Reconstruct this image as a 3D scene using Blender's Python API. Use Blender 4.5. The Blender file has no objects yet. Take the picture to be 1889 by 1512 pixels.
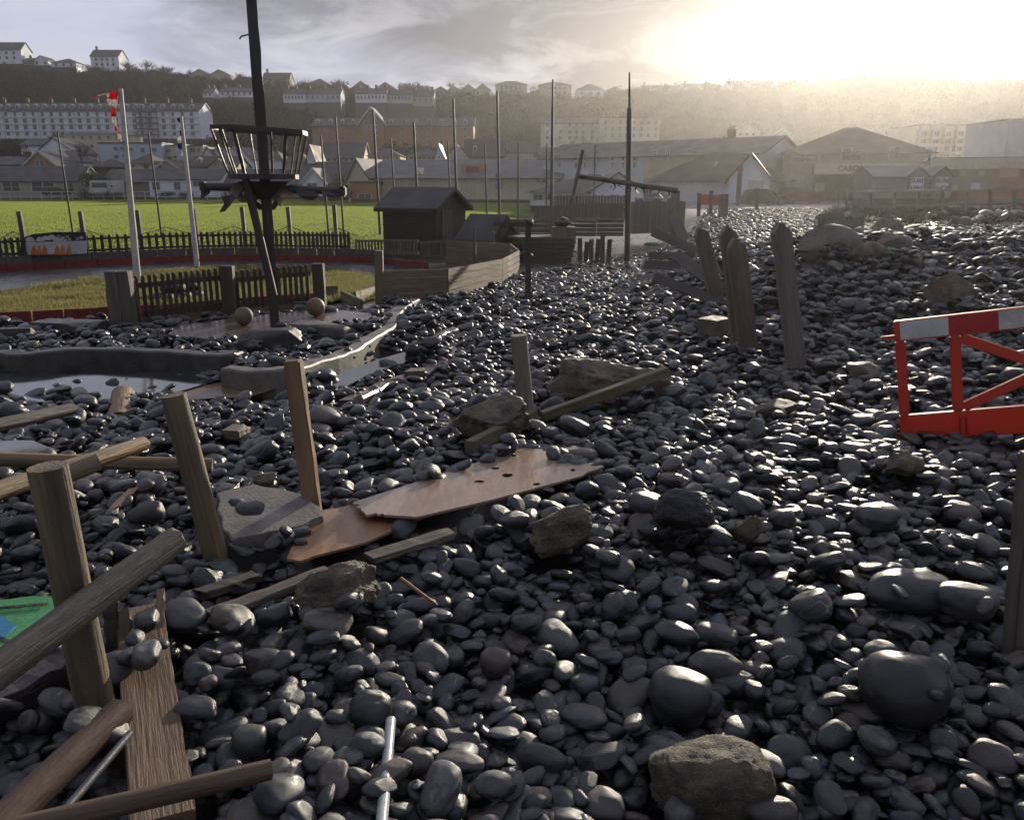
import bpy, bmesh, math, random
import numpy as np
from mathutils import Vector, Matrix, Quaternion, Euler, noise as mnoise

# ------------------------------------------------------------------ camera, sky, sun, exposure
SC = bpy.context.scene
COL = SC.collection
FPX, CX, CY = 1580.0, 944.5, 756.0
HORIZON = 338.0
PITCH = math.atan((CY - HORIZON) / FPX)
CAMZ = 2.7
cam = bpy.data.cameras.new('camera')
cam.sensor_fit = 'HORIZONTAL'; cam.sensor_width = 36.0
cam.lens = 36.0 * FPX / 1889.0
cam.clip_start = 0.05; cam.clip_end = 3000
camo = bpy.data.objects.new('camera', cam); COL.objects.link(camo)
camo.location = (0, 0, CAMZ); camo.rotation_euler = (math.pi / 2 - PITCH, 0, 0)
SC.camera = camo

SUN_AZ, SUN_EL = math.radians(22.0), math.radians(10.3)
SUN_DIR = Vector((math.sin(SUN_AZ) * math.cos(SUN_EL), math.cos(SUN_AZ) * math.cos(SUN_EL), math.sin(SUN_EL)))
sun = bpy.data.lights.new('sun', 'SUN'); sun.energy = 5.0; sun.angle = math.radians(0.6); sun.color = (1.0, 0.88, 0.70)
suno = bpy.data.objects.new('sun', sun); COL.objects.link(suno)
suno.rotation_euler = (-SUN_DIR).to_track_quat('-Z', 'Y').to_euler()

SC.view_settings.view_transform = 'Standard'; SC.view_settings.look = 'None'
SC.view_settings.exposure = 0.3; SC.view_settings.gamma = 1.0; SC.view_settings.use_curve_mapping = False

SKY_OFF = 14.69
def build_world():
    w = bpy.data.worlds.new('World'); SC.world = w; w.use_nodes = True
    nt = w.node_tree; N = nt.nodes; L = nt.links; N.clear()
    out = N.new('ShaderNodeOutputWorld'); bg = N.new('ShaderNodeBackground'); L.new(bg.outputs[0], out.inputs[0])
    sky = N.new('ShaderNodeTexSky'); sky.sky_type = 'NISHITA'; sky.sun_disc = False
    sky.sun_elevation = SUN_EL; sky.sun_rotation = SUN_AZ; sky.air_density = 1.2; sky.dust_density = 2.0
    tc = N.new('ShaderNodeTexCoord')
    def math_(op, a, b=None, c=None):
        n = N.new('ShaderNodeMath'); n.operation = op
        for i, v in enumerate((a, b, c)):
            if v is None: continue
            if isinstance(v, (int, float)): n.inputs[i].default_value = v
            else: L.new(v, n.inputs[i])
        return n.outputs[0]
    def mixc(f, a, b, t='MIX'):
        n = N.new('ShaderNodeMix'); n.data_type = 'RGBA'; n.blend_type = t
        for i, v in ((0, f), (6, a), (7, b)):
            if isinstance(v, (int, float)): n.inputs[i].default_value = v
            elif isinstance(v, tuple): n.inputs[i].default_value = v + (1,)
            else: L.new(v, n.inputs[i])
        return n.outputs[2]
    sep = N.new('ShaderNodeSeparateXYZ'); L.new(tc.outputs['Generated'], sep.inputs[0])
    zz = math_('MAXIMUM', sep.outputs[2], 0.0)
    den = math_('ADD', zz, 0.16)
    cx = math_('DIVIDE', sep.outputs[0], den); cy = math_('DIVIDE', sep.outputs[1], den)
    cmb = N.new('ShaderNodeCombineXYZ'); L.new(cx, cmb.inputs[0]); L.new(cy, cmb.inputs[1])
    def nz(scale, det, rough, dist=0.0, off=0.0):
        n = N.new('ShaderNodeTexNoise'); n.inputs['Scale'].default_value = scale; n.inputs['Detail'].default_value = det
        n.inputs['Roughness'].default_value = rough; n.inputs['Distortion'].default_value = dist
        m = N.new('ShaderNodeMapping'); m.inputs['Location'].default_value = (off, off * 0.7, 0)
        L.new(cmb.outputs[0], m.inputs[0]); L.new(m.outputs[0], n.inputs['Vector']); return n.outputs['Fac']
    def sm(v, a, b):
        n = N.new('ShaderNodeMapRange'); n.interpolation_type = 'SMOOTHSTEP'
        n.inputs[1].default_value = a; n.inputs[2].default_value = b; L.new(v, n.inputs[0]); return n.outputs[0]
    n1 = nz(0.42, 7, 0.5, 0.4, SKY_OFF); n2 = nz(2.1, 8, 0.6, 0.6, 8.7)
    lay = math_('ADD', math_('MULTIPLY', n1, 0.75), math_('MULTIPLY', n2, 0.25))
    body = mixc(sm(lay, 0.39, 0.60), (0.15, 0.158, 0.21), (0.60, 0.635, 0.80))
    # broken brighter cloud low over the land
    low = math_('SUBTRACT', 1.0, sm(zz, 0.07, 0.25))
    brk = math_('MULTIPLY', low, sm(n2, 0.44, 0.62))
    body = mixc(math_('MULTIPLY', brk, 0.55), body, (0.72, 0.70, 0.69))
    scl = N.new('ShaderNodeVectorMath'); scl.operation = 'SCALE'; scl.inputs['Scale'].default_value = 0.10
    L.new(sky.outputs[0], scl.inputs[0])
    col = mixc(math_('ADD', 0.965, math_('MULTIPLY', sm(lay, 0.4, 0.6), 0.03)), scl.outputs[0], body)
    # thin cloud in front of the sun scatters its light forward: a round aureole about the sun
    dp = N.new('ShaderNodeVectorMath'); dp.operation = 'DOT_PRODUCT'
    L.new(tc.outputs['Generated'], dp.inputs[0]); dp.inputs[1].default_value = SUN_DIR
    d = math_('MAXIMUM', dp.outputs['Value'], 0.0)
    au = math_('ADD', math_('MULTIPLY', math_('POWER', d, 240.0), 2.2), math_('MULTIPLY', math_('POWER', d, 90.0), 0.06))
    au = math_('MULTIPLY', au, math_('ADD', 0.75, math_('MULTIPLY', n2, 0.5)))
    aus = N.new('ShaderNodeVectorMath'); aus.operation = 'SCALE'; aus.inputs[0].default_value = (1.0, 0.93, 0.80); L.new(au, aus.inputs['Scale'])
    add = N.new('ShaderNodeVectorMath'); add.operation = 'ADD'; L.new(col, add.inputs[0]); L.new(aus.outputs[0], add.inputs[1])
    L.new(add.outputs[0], bg.inputs['Color']); bg.inputs['Strength'].default_value = 0.80
build_world()
SC.cycles.use_denoising = True
SC.cycles.max_bounces = 6; SC.cycles.diffuse_bounces = 2; SC.cycles.glossy_bounces = 2
SC.cycles.transmission_bounces = 4; SC.cycles.volume_bounces = 0; SC.cycles.transparent_max_bounces = 6
SC.cycles.sample_clamp_indirect = 4.0; SC.cycles.sample_clamp_direct = 12.0
SC.cycles.caustics_reflective = False; SC.cycles.caustics_refractive = False

# ------------------------------------------------------------------ where a pixel of the photograph lies in the place
CP, SP = math.cos(PITCH), math.sin(PITCH)
def ray(px, py):
    u, v = (px - CX) / FPX, (CY - py) / FPX
    return Vector((u, v * SP + CP, v * CP - SP))
def at(px, py, Y):
    d = ray(px, py); return Vector((0, 0, CAMZ)) + d * (Y / d.y)
def atz(px, py, z):
    d = ray(px, py); return Vector((0, 0, CAMZ)) + d * ((z - CAMZ) / d.z)
def mpp(Y, py=400):                     # metres per photo pixel at ground distance Y
    return Y / ray(CX, py).y / FPX

def sstep(t): t = np.clip(t, 0, 1); return t * t * (3 - 2 * t)
BY = np.array([-50, 0, 5, 7, 9, 12, 16, 22, 30, 60, 2000.]); BZ = np.array([.95, .95, .95, .80, .64, .47, .30, .12, 0, 0, 0.])
RY = np.array([0, 5.5, 8, 11, 14, 17, 22, 34, 60, 75, 3000.]); RZ = np.array([0, 0, .38, .85, 1.32, 1.35, 1.0, .95, .95, .75, .75])
HY = np.array([0, 165, 200, 250, 300, 385, 430, 3000.]); HZ = np.array([0, 0, .10, .30, .55, 1.0, 1.04, 1.04])
CRX = np.array([-4000, 0, 200, 430, 700, 1000, 1200, 1400, 1600, 1889, 6000.]); CRP = np.array([128, 130, 138, 152, 170, 178, 172, 163, 150, 158, 165.])
def fbm2(x, y, s, seed=0.0):
    return (np.sin(x * s * 1.3 + seed) * np.cos(y * s * 1.1 - seed * 2) + .5 * np.sin(x * s * 2.9 + 1.7 + seed) * np.cos(y * s * 2.3 + seed)
            + .25 * np.sin(x * s * 6.1 + y * s * 3.7 + seed * 3))
def H(x, y):
    x = np.asarray(x, float); y = np.asarray(y, float)
    b = np.interp(y, BY, BZ)
    x0 = np.interp(y, [0, 14, 22, 40, 60], [1.5, 1.5, 2.5, 6.5, 9.0])
    r = np.interp(y, RY, RZ) * sstep((x - x0) / np.interp(y, [0, 14, 30], [4.8, 4.5, 3.0]))
    near = np.exp(-(y / 14.) ** 2)
    r = r - .26 * sstep((x + .7) / 1.6) * np.interp(y, [-2, 1.4, 4.4], [1.2, 1, 0])
    b = b + r + .035 * fbm2(x, y, 1.5, .6) * near
    px = CX + FPX * x / np.maximum(y, 20.) * .99
    zc = CAMZ + 385. * np.tan(np.arctan((HORIZON - np.interp(px, CRX, CRP)) / FPX) * 1.0)
    hill = zc * np.interp(y, HY, HZ) - 4.2 * sstep((y - 200) / 40.) + np.where(y > 210, 1.2 * fbm2(x, y, .02, 2.), 0)
    return b * (y < 160) + np.where(y > 165, np.maximum(hill, 0), 0)
def Hs(x, y): return float(H(x, y))
def gp(px, py, off=0.0):
    """the ground point that pixel px,py of the photograph shows"""
    d = ray(px, py); o = Vector((0, 0, CAMZ)); t = 1.2
    while t < 400:
        p = o + d * t
        if p.z - off <= Hs(p.x, p.y):
            lo, hi = t - max(.05, t * .02), t
            for _ in range(18):
                m = (lo + hi) / 2; q = o + d * m
                if q.z - off <= Hs(q.x, q.y): hi = m
                else: lo = m
            return o + d * hi
        t += max(.05, t * .02)
    return o + d * t

# ------------------------------------------------------------------ mesh builder
class MB:
    def __init__(s): s.v = []; s.f = []; s.m = []; s.mi = 0
    def add(s, vs, fs):
        o = len(s.v); s.v += [tuple(p) for p in vs]; s.f += [tuple(o + i for i in f) for f in fs]; s.m += [s.mi] * len(fs); return s
    def box(s, c, d, R=None, taper=1.0):
        c = Vector(c); hx, hy, hz = d[0] / 2, d[1] / 2, d[2] / 2; vs = []
        for z in (-1, 1):
            k = taper if z > 0 else 1.0
            for x, y in ((-1, -1), (1, -1), (1, 1), (-1, 1)):
                p = Vector((x * hx * k, y * hy * k, z * hz)); vs.append(c + (R @ p if R else p))
        return s.add(vs, [(3, 2, 1, 0), (4, 5, 6, 7), (0, 1, 5, 4), (1, 2, 6, 5), (2, 3, 7, 6), (3, 0, 4, 7)])
    def tube(s, pts, rs, n=8, cap=True):
        pts = [Vector(p) for p in pts]
        if isinstance(rs, (int, float)): rs = [rs] * len(pts)
        vs = []; t = (pts[1] - pts[0]).normalized(); a = t.orthogonal().normalized()
        for i, p in enumerate(pts):
            if i == 0: t = pts[1] - pts[0]
            elif i == len(pts) - 1: t = pts[-1] - pts[-2]
            else: t = pts[i + 1] - pts[i - 1]
            t.normalize(); a = (a - t * a.dot(t)).normalized(); b = t.cross(a)
            for k in range(n):
                w = 2 * math.pi * k / n; vs.append(p + (a * math.cos(w) + b * math.sin(w)) * rs[i])
        fs = [(i * n + k, i * n + (k + 1) % n, (i + 1) * n + (k + 1) % n, (i + 1) * n + k) for i in range(len(pts) - 1) for k in range(n)]
        if cap: fs += [tuple(range(n - 1, -1, -1)), tuple((len(pts) - 1) * n + k for k in range(n))]
        return s.add(vs, fs)
    def prism(s, poly, dvec):
        n = len(poly); d = Vector(dvec); a = [Vector(p) for p in poly]
        return s.add(a + [p + d for p in a], [tuple(range(n - 1, -1, -1)), tuple(range(n, 2 * n))] + [(i, (i + 1) % n, n + (i + 1) % n, n + i) for i in range(n)])
    def face(s, *ps): return s.add(ps, [tuple(range(len(ps)))])
    def lathe(s, prof, n=16, c=(0, 0, 0)):
        c = Vector(c); vs = [c + Vector((r * math.cos(2 * math.pi * k / n), r * math.sin(2 * math.pi * k / n), z)) for r, z in prof for k in range(n)]
        fs = [(i * n + k, i * n + (k + 1) % n, (i + 1) * n + (k + 1) % n, (i + 1) * n + k) for i in range(len(prof) - 1) for k in range(n)]
        fs += [tuple(range(n - 1, -1, -1)), tuple((len(prof) - 1) * n + k for k in range(n))]
        return s.add(vs, fs)
    def mesh(s, name, mats, org=(0, 0, 0), smooth=False, fixn=True, bevel=0):
        me = bpy.data.meshes.new(name); o = Vector(org)
        me.from_pydata([Vector(p) - o for p in s.v], [], s.f)
        if not isinstance(mats, (list, tuple)): mats = [mats]
        for m in mats: me.materials.append(m)
        if len(mats) > 1: me.polygons.foreach_set('material_index', s.m)
        if fixn or bevel:
            bm = bmesh.new(); bm.from_mesh(me)
            if bevel:
                es = [e for e in bm.edges if len(e.link_faces) == 2 and e.calc_face_angle(0) > .6]
                bmesh.ops.bevel(bm, geom=es, offset=bevel, segments=2, affect='EDGES', clamp_overlap=True)
            if fixn: bmesh.ops.recalc_face_normals(bm, faces=bm.faces)
            bm.to_mesh(me); bm.free()
        if smooth: me.polygons.foreach_set('use_smooth', [True] * len(me.polygons))
        me.update(); return me
    def build(s, name, mats, parent=None, org=None, smooth=False, fixn=True, bevel=0, local=False):
        if org is None: org = Vector((0, 0, 0)) if (local or parent is None) else parent_loc(parent)
        me = s.mesh(name, mats, org, smooth, fixn, bevel)
        o = bpy.data.objects.new(name, me); COL.objects.link(o)
        if parent is not None: o.parent = parent; o.location = (0, 0, 0)
        else: o.location = org
        return o
def parent_loc(p):
    l = Vector(p.location)
    while p.parent is not None: p = p.parent; l = l + Vector(p.location)
    return l
def tag(o, label=None, cat=None, group=None, kind=None):
    if label: o['label'] = label
    if cat: o['category'] = cat
    if group: o['group'] = group
    if kind: o['kind'] = kind
    return o
def thing(name, label, cat, loc, rz=0.0, group=None):
    o = bpy.data.objects.new(name, None); COL.objects.link(o); o.location = loc; o.rotation_euler = (0, 0, rz); o.empty_display_size = .2
    return tag(o, label, cat, group)
def put(name, me, parent=None, loc=(0, 0, 0), rot=None, scale=None, quat=None):
    o = bpy.data.objects.new(name, me); COL.objects.link(o); o.parent = parent; o.location = loc
    if rot is not None: o.rotation_euler = rot
    if quat is not None: o.rotation_mode = 'QUATERNION'; o.rotation_quaternion = quat
    if scale is not None: o.scale = scale
    return o
def struct(o): o['kind'] = 'structure'; return o

# ------------------------------------------------------------------ materials
MATS = {}
def mat(name, c1, c2=None, rough=.7, scale=4.0, bump=.25, stretch=(1, 1, 1), spec=.4, rvar=.12, fine=None, c3=None, metal=0.0, trans=None, coat=0.0, bdist=.02, rand=0.0):
    if name in MATS: return MATS[name]
    m = bpy.data.materials.new(name); m.use_nodes = True; nt = m.node_tree; N = nt.nodes; L = nt.links
    b = N['Principled BSDF']; MATS[name] = m
    if c2 is None: c2 = tuple(c * .75 for c in c1)
    tc = N.new('ShaderNodeTexCoord'); mp = N.new('ShaderNodeMapping'); mp.inputs['Scale'].default_value = stretch; L.new(tc.outputs['Object'], mp.inputs[0])
    oi = N.new('ShaderNodeObjectInfo'); av = N.new('ShaderNodeVectorMath'); av.operation = 'ADD'
    sc = N.new('ShaderNodeVectorMath'); sc.operation = 'SCALE'; sc.inputs[0].default_value = (37, 19, 53); L.new(oi.outputs['Random'], sc.inputs['Scale'])
    L.new(mp.outputs[0], av.inputs[0]); L.new(sc.outputs[0], av.inputs[1])
    def nz(s, d, r=.6):
        n = N.new('ShaderNodeTexNoise'); n.inputs['Scale'].default_value = s; n.inputs['Detail'].default_value = d; n.inputs['Roughness'].default_value = r
        L.new(av.outputs[0], n.inputs['Vector']); return n.outputs['Fac']
    def mr(v, a, bb, c, d):
        n = N.new('ShaderNodeMapRange'); n.inputs[1].default_value = a; n.inputs[2].default_value = bb; n.inputs[3].default_value = c; n.inputs[4].default_value = d; L.new(v, n.inputs[0]); return n.outputs[0]
    def mix(f, a, bb, t='MIX'):
        n = N.new('ShaderNodeMix'); n.data_type = 'RGBA'; n.blend_type = t
        for i, v in ((0, f), (6, a), (7, bb)):
            if isinstance(v, (int, float)): n.inputs[i].default_value = v
            elif isinstance(v, tuple): n.inputs[i].default_value = v + (1,)
            else: L.new(v, n.inputs[i])
        return n.outputs[2]
    a = nz(scale, 6); f = nz(fine or scale * 6, 4)
    col = mix(mr(a, .35, .65, 0, 1), c1, c2)
    if c3: col = mix(mr(nz(scale * .6, 5, .7), .52, .66, 0, 1), col, c3)
    g = mr(f, .25, .75, .78, 1.22)
    cg = N.new('ShaderNodeCombineXYZ'); [L.new(g, cg.inputs[i]) for i in range(3)]
    col = mix(1.0, col, cg.outputs[0], 'MULTIPLY')
    if rand:
        h = N.new('ShaderNodeHueSaturation'); L.new(col, h.inputs['Color']); L.new(mr(oi.outputs['Random'], 0, 1, 1 - rand, 1 + rand), h.inputs['Value']); col = h.outputs[0]
    L.new(col, b.inputs['Base Color'])
    L.new(mr(a, .3, .7, max(.03, rough - rvar), min(1, rough + rvar)), b.inputs['Roughness'])
    b.inputs['Specular IOR Level'].default_value = spec; b.inputs['Metallic'].default_value = metal
    if coat: b.inputs['Coat Weight'].default_value = coat; b.inputs['Coat Roughness'].default_value = .08
    if bump:
        bp = N.new('ShaderNodeBump'); bp.inputs['Strength'].default_value = bump; bp.inputs['Distance'].default_value = bdist
        hsum = N.new('ShaderNodeMath'); hsum.operation = 'ADD'; L.new(a, hsum.inputs[0]); L.new(f, hsum.inputs[1]); L.new(hsum.outputs[0], bp.inputs['Height']); L.new(bp.outputs[0], b.inputs['Normal'])
    if trans:
        tr = N.new('ShaderNodeBsdfTranslucent'); tr.inputs['Color'].default_value = trans + (1,)
        mx = N.new('ShaderNodeMixShader'); mx.inputs[0].default_value = .5; L.new(b.outputs[0], mx.inputs[1]); L.new(tr.outputs[0], mx.inputs[2]); L.new(mx.outputs[0], N['Material Output'].inputs[0])
    return m
WG = (1, 1, .12)          # wood grain runs along the piece's own z
M_post = mat('weathered_round_post', (.23, .175, .10), (.085, .065, .042), .62, 9, .8, (1, 1, .06), fine=60, c3=(.26, .15, .055))
M_plank = mat('sawn_plank_wood', (.18, .115, .068), (.115, .072, .044), .6, 12, .4, (1, 1, .05), fine=110, c3=(.07, .045, .03))
M_dark = mat('wet_dark_timber', (.045, .033, .026), (.022, .017, .014), .5, 8, .4, WG, fine=50, spec=.5)
M_greywood = mat('grey_weathered_timber', (.15, .122, .098), (.06, .05, .042), .65, 9, .8, (1, 1, .06), fine=60)
M_ply = mat('wet_plywood', (.36, .20, .10), (.24, .13, .07), .30, 3, .12, (1, .18, 1), spec=.5, fine=30, c3=(.30, .20, .13))
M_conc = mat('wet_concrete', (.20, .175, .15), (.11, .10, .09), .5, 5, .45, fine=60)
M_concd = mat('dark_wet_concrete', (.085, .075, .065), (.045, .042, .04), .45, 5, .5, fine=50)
M_pinkc = mat('wet_red_path', (.16, .095, .085), (.10, .065, .062), .22, 2.5, .12, spec=.6, fine=30)
M_rock = mat('rough_brown_rock', (.25, .19, .13), (.10, .078, .06), .7, 9, 1.0, fine=70, bdist=.05, c3=(.10, .095, .085))
M_sand = mat('sandy_concrete_block', (.20, .165, .105), (.115, .095, .066), .75, 16, 1.0, fine=130, bdist=.03, c3=(.07, .06, .05))
M_boul = mat('pale_boulder', (.21, .18, .15), (.12, .105, .09), .7, 3, .6, fine=30, bdist=.04)
M_black = mat('black_basalt', (.016, .016, .018), (.03, .03, .032), .55, 10, .9, fine=60, bdist=.02)
M_white = mat('white_painted', (.55, .53, .50), (.40, .39, .37), .5, 3, .08)
# ------------------------------------------------------------------ ground, hill
def axis(segs):
    out = []
    for a, b, n in segs: out += list(np.linspace(a, b, n, endpoint=False))
    return np.array(out + [segs[-1][1]])
def terrain(name, xs, ys, zoff, m):
    X, Y = np.meshgrid(xs, ys); Z = H(X, Y) + (np.interp(Y, [0, 11, 14.5], [-.22, -.22, -.03]) if zoff < 0 else zoff)
    nx, ny = len(xs), len(ys); me = bpy.data.meshes.new(name)
    v = np.stack([X, Y, Z], -1).reshape(-1, 3)
    i = np.arange(ny - 1)[:, None] * nx + np.arange(nx - 1)[None, :]
    f = np.stack([i, i + 1, i + nx + 1, i + nx], -1).reshape(-1, 4)
    me.from_pydata(v.tolist(), [], f.tolist()); me.materials.append(m)
    me.polygons.foreach_set('use_smooth', [True] * len(me.polygons))
    o = bpy.data.objects.new(name, me); COL.objects.link(o); return struct(o)
M_ground = mat('wet_sandy_ground', (.075, .060, .048), (.045, .040, .036), .38, 1.3, .35, spec=.5, fine=22)
M_hill = mat('winter_scrub_hillside', (.018, .017, .012), (.011, .011, .009), .95, .05, .0, spec=.1, fine=.6)
M_field = mat('mown_grass_soil', (.045, .075, .018), (.035, .06, .015), .9, .3, .0, spec=.1)
terrain('ground', axis([(-900, -60, 12), (-60, -14, 40), (-14, 14, 112), (14, 60, 40), (60, 900, 12)]),
        axis([(-30, 0, 10), (0, 24, 110), (24, 70, 60), (70, 164, 24)]), -.03, M_ground)
hx = axis([(-900, -330, 14), (-330, 330, 150), (330, 900, 14)])
terrain('hillside', hx, axis([(163.9, 440, 80), (440, 1500, 8)]), 0.0, M_hill)

def ribbon(name, left, right, off, m, n=40, sub=6, kind='structure', smooth=True):
    """a sheet lying on the ground between two lines of ground points"""
    def res(pl):
        pl = [Vector((p[0], p[1])) for p in pl]; d = [0]
        for a, b in zip(pl, pl[1:]): d.append(d[-1] + (b - a).length)
        t = np.linspace(0, d[-1], n); return np.stack([np.interp(t, d, [p.x for p in pl]), np.interp(t, d, [p.y for p in pl])], -1)
    A, B = res(left), res(right); mb = MB(); vs = []
    for i in range(n):
        for k in range(sub + 1):
            q = A[i] * (1 - k / sub) + B[i] * (k / sub); vs.append((q[0], q[1], Hs(q[0], q[1]) + off))
    w = sub + 1
    mb.add(vs, [(i * w + k, i * w + k + 1, (i + 1) * w + k + 1, (i + 1) * w + k) for i in range(n - 1) for k in range(sub)])
    o = mb.build(name, m, smooth=smooth)
    if kind: o['kind'] = kind
    return o
def smoothline(pts, n=40):
    """Catmull-Rom through ground points (x, y)"""
    P = [Vector((p[0], p[1])) for p in pts]; P = [P[0] * 2 - P[1]] + P + [P[-1] * 2 - P[-2]]; out = []
    m = len(P) - 3
    for i in range(n):
        t = i / (n - 1) * m; k = min(int(t), m - 1); u = t - k; a, b, c, d = P[k:k + 4]
        out.append(.5 * ((2 * b) + (c - a) * u + (2 * a - 5 * b + 4 * c - d) * u * u + (3 * b - a - 3 * c + d) * u ** 3))
    return out
def gl(pxs, off=0.0): return [gp(px, py, off) for px, py in pxs]

# the playing field beyond the track
ribbon('cricket_field', [(-110, 29), (-70, 29), (-18, 31), (-4, 36), (-1, 48), (2, 70)], [(-110, 149), (-90, 149), (-60, 149), (-40, 148), (-12, 140), (8, 120)], .02, M_field, 30, 20)
# scrub on the hill: one mass, instanced clumps
def gn_scatter(name, pts, rots, scls, idx, variants, kind='stuff', label=None, cat=None):
    """one object that carries all the pieces as instances"""
    me = bpy.data.meshes.new(name); me.vertices.add(len(pts)); me.vertices.foreach_set('co', np.asarray(pts, np.float32).ravel())
    for nm, arr in (('rot', rots), ('scl', scls)):
        a = me.attributes.new(nm, 'FLOAT_VECTOR', 'POINT'); a.data.foreach_set('vector', np.asarray(arr, np.float32).ravel())
    a = me.attributes.new('idx', 'INT', 'POINT'); a.data.foreach_set('value', np.asarray(idx, np.int32))
    o = bpy.data.objects.new(name, me); COL.objects.link(o); o['kind'] = kind
    if label: tag(o, label, cat)
    vc = bpy.data.collections.new(name + '_kinds')
    for i, vme in enumerate(variants):
        vo = bpy.data.objects.new('%s_kind_%02d' % (name, i), vme); vc.objects.link(vo)
    ng = bpy.data.node_groups.new(name + '_nodes', 'GeometryNodeTree')
    ng.interface.new_socket('Geometry', in_out='INPUT', socket_type='NodeSocketGeometry'); ng.interface.new_socket('Geometry', in_out='OUTPUT', socket_type='NodeSocketGeometry')
    N, L = ng.nodes, ng.links
    gi, go = N.new('NodeGroupInput'), N.new('NodeGroupOutput'); ip = N.new('GeometryNodeInstanceOnPoints')
    ci = N.new('GeometryNodeCollectionInfo'); ci.inputs['Collection'].default_value = vc; ci.inputs['Separate Children'].default_value = True; ci.inputs['Reset Children'].default_value = True
    def na(nm, t):
        n = N.new('GeometryNodeInputNamedAttribute'); n.data_type = t; n.inputs['Name'].default_value = nm
        return [s for s in n.outputs if s.name == 'Attribute' and s.enabled][0]
    er = N.new('FunctionNodeEulerToRotation'); L.new(na('rot', 'FLOAT_VECTOR'), er.inputs[0])
    L.new(gi.outputs[0], ip.inputs['Points']); L.new(ci.outputs[0], ip.inputs['Instance']); ip.inputs['Pick Instance'].default_value = True
    L.new(na('idx', 'INT'), ip.inputs['Instance Index']); L.new(er.outputs[0], ip.inputs['Rotation']); L.new(na('scl', 'FLOAT_VECTOR'), ip.inputs['Scale'])
    L.new(ip.outputs[0], go.inputs[0])
    md = o.modifiers.new('scatter', 'NODES'); md.node_group = ng
    return o
def clump_mesh(name, seed, n, leaf, m, flat=.7, twig=0, mt=None):
    """a bush-sized crown: many small leaf faces through an uneven volume, some bare twigs"""
    r = random.Random(seed); mb = MB(); lobes = [(Vector((r.uniform(-.6, .6), r.uniform(-.6, .6), r.uniform(.2, .75))), r.uniform(.28, .5)) for _ in range(7)]
    for i in range(n):
        c, R = r.choice(lobes); d = Vector((r.gauss(0, 1), r.gauss(0, 1), r.gauss(0, .8))).normalized(); p = c + d * R * r.uniform(.55, 1.05)
        p.z = max(p.z, .0); u = Vector((r.gauss(0, 1), r.gauss(0, 1), r.gauss(0, 1))).normalized(); w = u.orthogonal().normalized(); s = leaf * r.uniform(.5, 1.3)
        mb.face(p - u * s, p + w * s * .5, p + u * s, p - w * s * .5)
    mb.mi = 1
    for i in range(twig):
        c, R = r.choice(lobes); d = Vector((r.gauss(0, .6), r.gauss(0, .6), 1)).normalized(); p = c * .6; q = c + d * R * 1.25
        mb.tube([p, (p + q) / 2 + Vector((r.uniform(-.06, .06), r.uniform(-.06, .06), 0)), q], [.012, .008, .003], 3, False)
    return mb.mesh(name, [m, mt or m], fixn=False)
M_scrub = mat('bare_winter_scrub', (.034, .030, .020), (.020, .020, .014), .95, .6, 0, spec=.05, rand=.3)
M_twig = mat('bare_twigs', (.045, .036, .028), (.03, .025, .02), .9, 2, 0, spec=.1)
M_leaf = mat('evergreen_leaves', (.030, .045, .018), (.020, .032, .014), .6, 2, 0, spec=.3, rand=.3, trans=(.03, .05, .012))
SCRUB = [clump_mesh('scrub_kind%d' % i, 40 + i, 300, .085, M_scrub, twig=40, mt=M_twig) for i in range(4)] + [clump_mesh('scrub_kind%d' % (4 + i), 60 + i, 60, .05, M_twig, twig=150, mt=M_twig) for i in range(2)] + [clump_mesh('scrub_kind6', 66, 380, .075, M_leaf, twig=8, mt=M_twig)]
def hill_scrub():
    r = np.random.default_rng(5); n = 5200
    y = 205 + 190 * r.random(n) ** .8; px = r.uniform(-120, 2050, n); x = (px - CX) / FPX * y * 1.03
    ok = np.ones(n, bool)
    for a, b, c, d in EXC: ok &= ~((x > a) & (x < b) & (y > c) & (y < d))
    x, y = x[ok], y[ok]; n = len(x); z = H(x, y); s = r.uniform(2.6, 5.6, n)
    gn_scatter('hillside_scrub', np.stack([x, y, z - .4], -1), np.stack([0 * x, 0 * x, r.uniform(0, 6.28, n)], -1), np.stack([s, s, s * r.uniform(.6, 1.15, n)], -1), r.choice(7, n, p=[.2, .2, .15, .15, .11, .11, .08]), SCRUB,
               label='dark winter scrub and bare trees covering the hillside', cat='scrub')

# grass: nobody could count it
M_grass = mat('grass_blades', (.075, .13, .022), (.10, .14, .03), .6, 1.2, 0, spec=.25, trans=(.42, .50, .105), rand=.14)
M_dry = mat('rough_dry_grass', (.13, .12, .05), (.09, .10, .038), .7, 3, 0, spec=.2, trans=(.27, .25, .10), rand=.2)
def grass_patch(name, seed, size, n, h, wd, m):
    r = random.Random(seed); mb = MB()
    for i in range(n):
        x, y = r.uniform(-.5, .5) * size, r.uniform(-.5, .5) * size; a = r.uniform(0, 6.28); hh = h * r.uniform(.5, 1.2); l = hh * r.uniform(.1, .7); b = r.uniform(0, 6.28)
        dx, dy = math.cos(a) * wd, math.sin(a) * wd; tx, ty = math.cos(b) * l, math.sin(b) * l
        mb.add([(x - dx, y - dy, 0), (x + dx, y + dy, 0), (x + tx * .4 + dx * .6, y + ty * .4 + dy * .6, hh * .6), (x + tx * .4 - dx * .6, y + ty * .4 - dy * .6, hh * .6), (x + tx, y + ty, hh)], [(0, 1, 2, 3), (3, 2, 4)])
    return mb.mesh(name, m, fixn=False)
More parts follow.
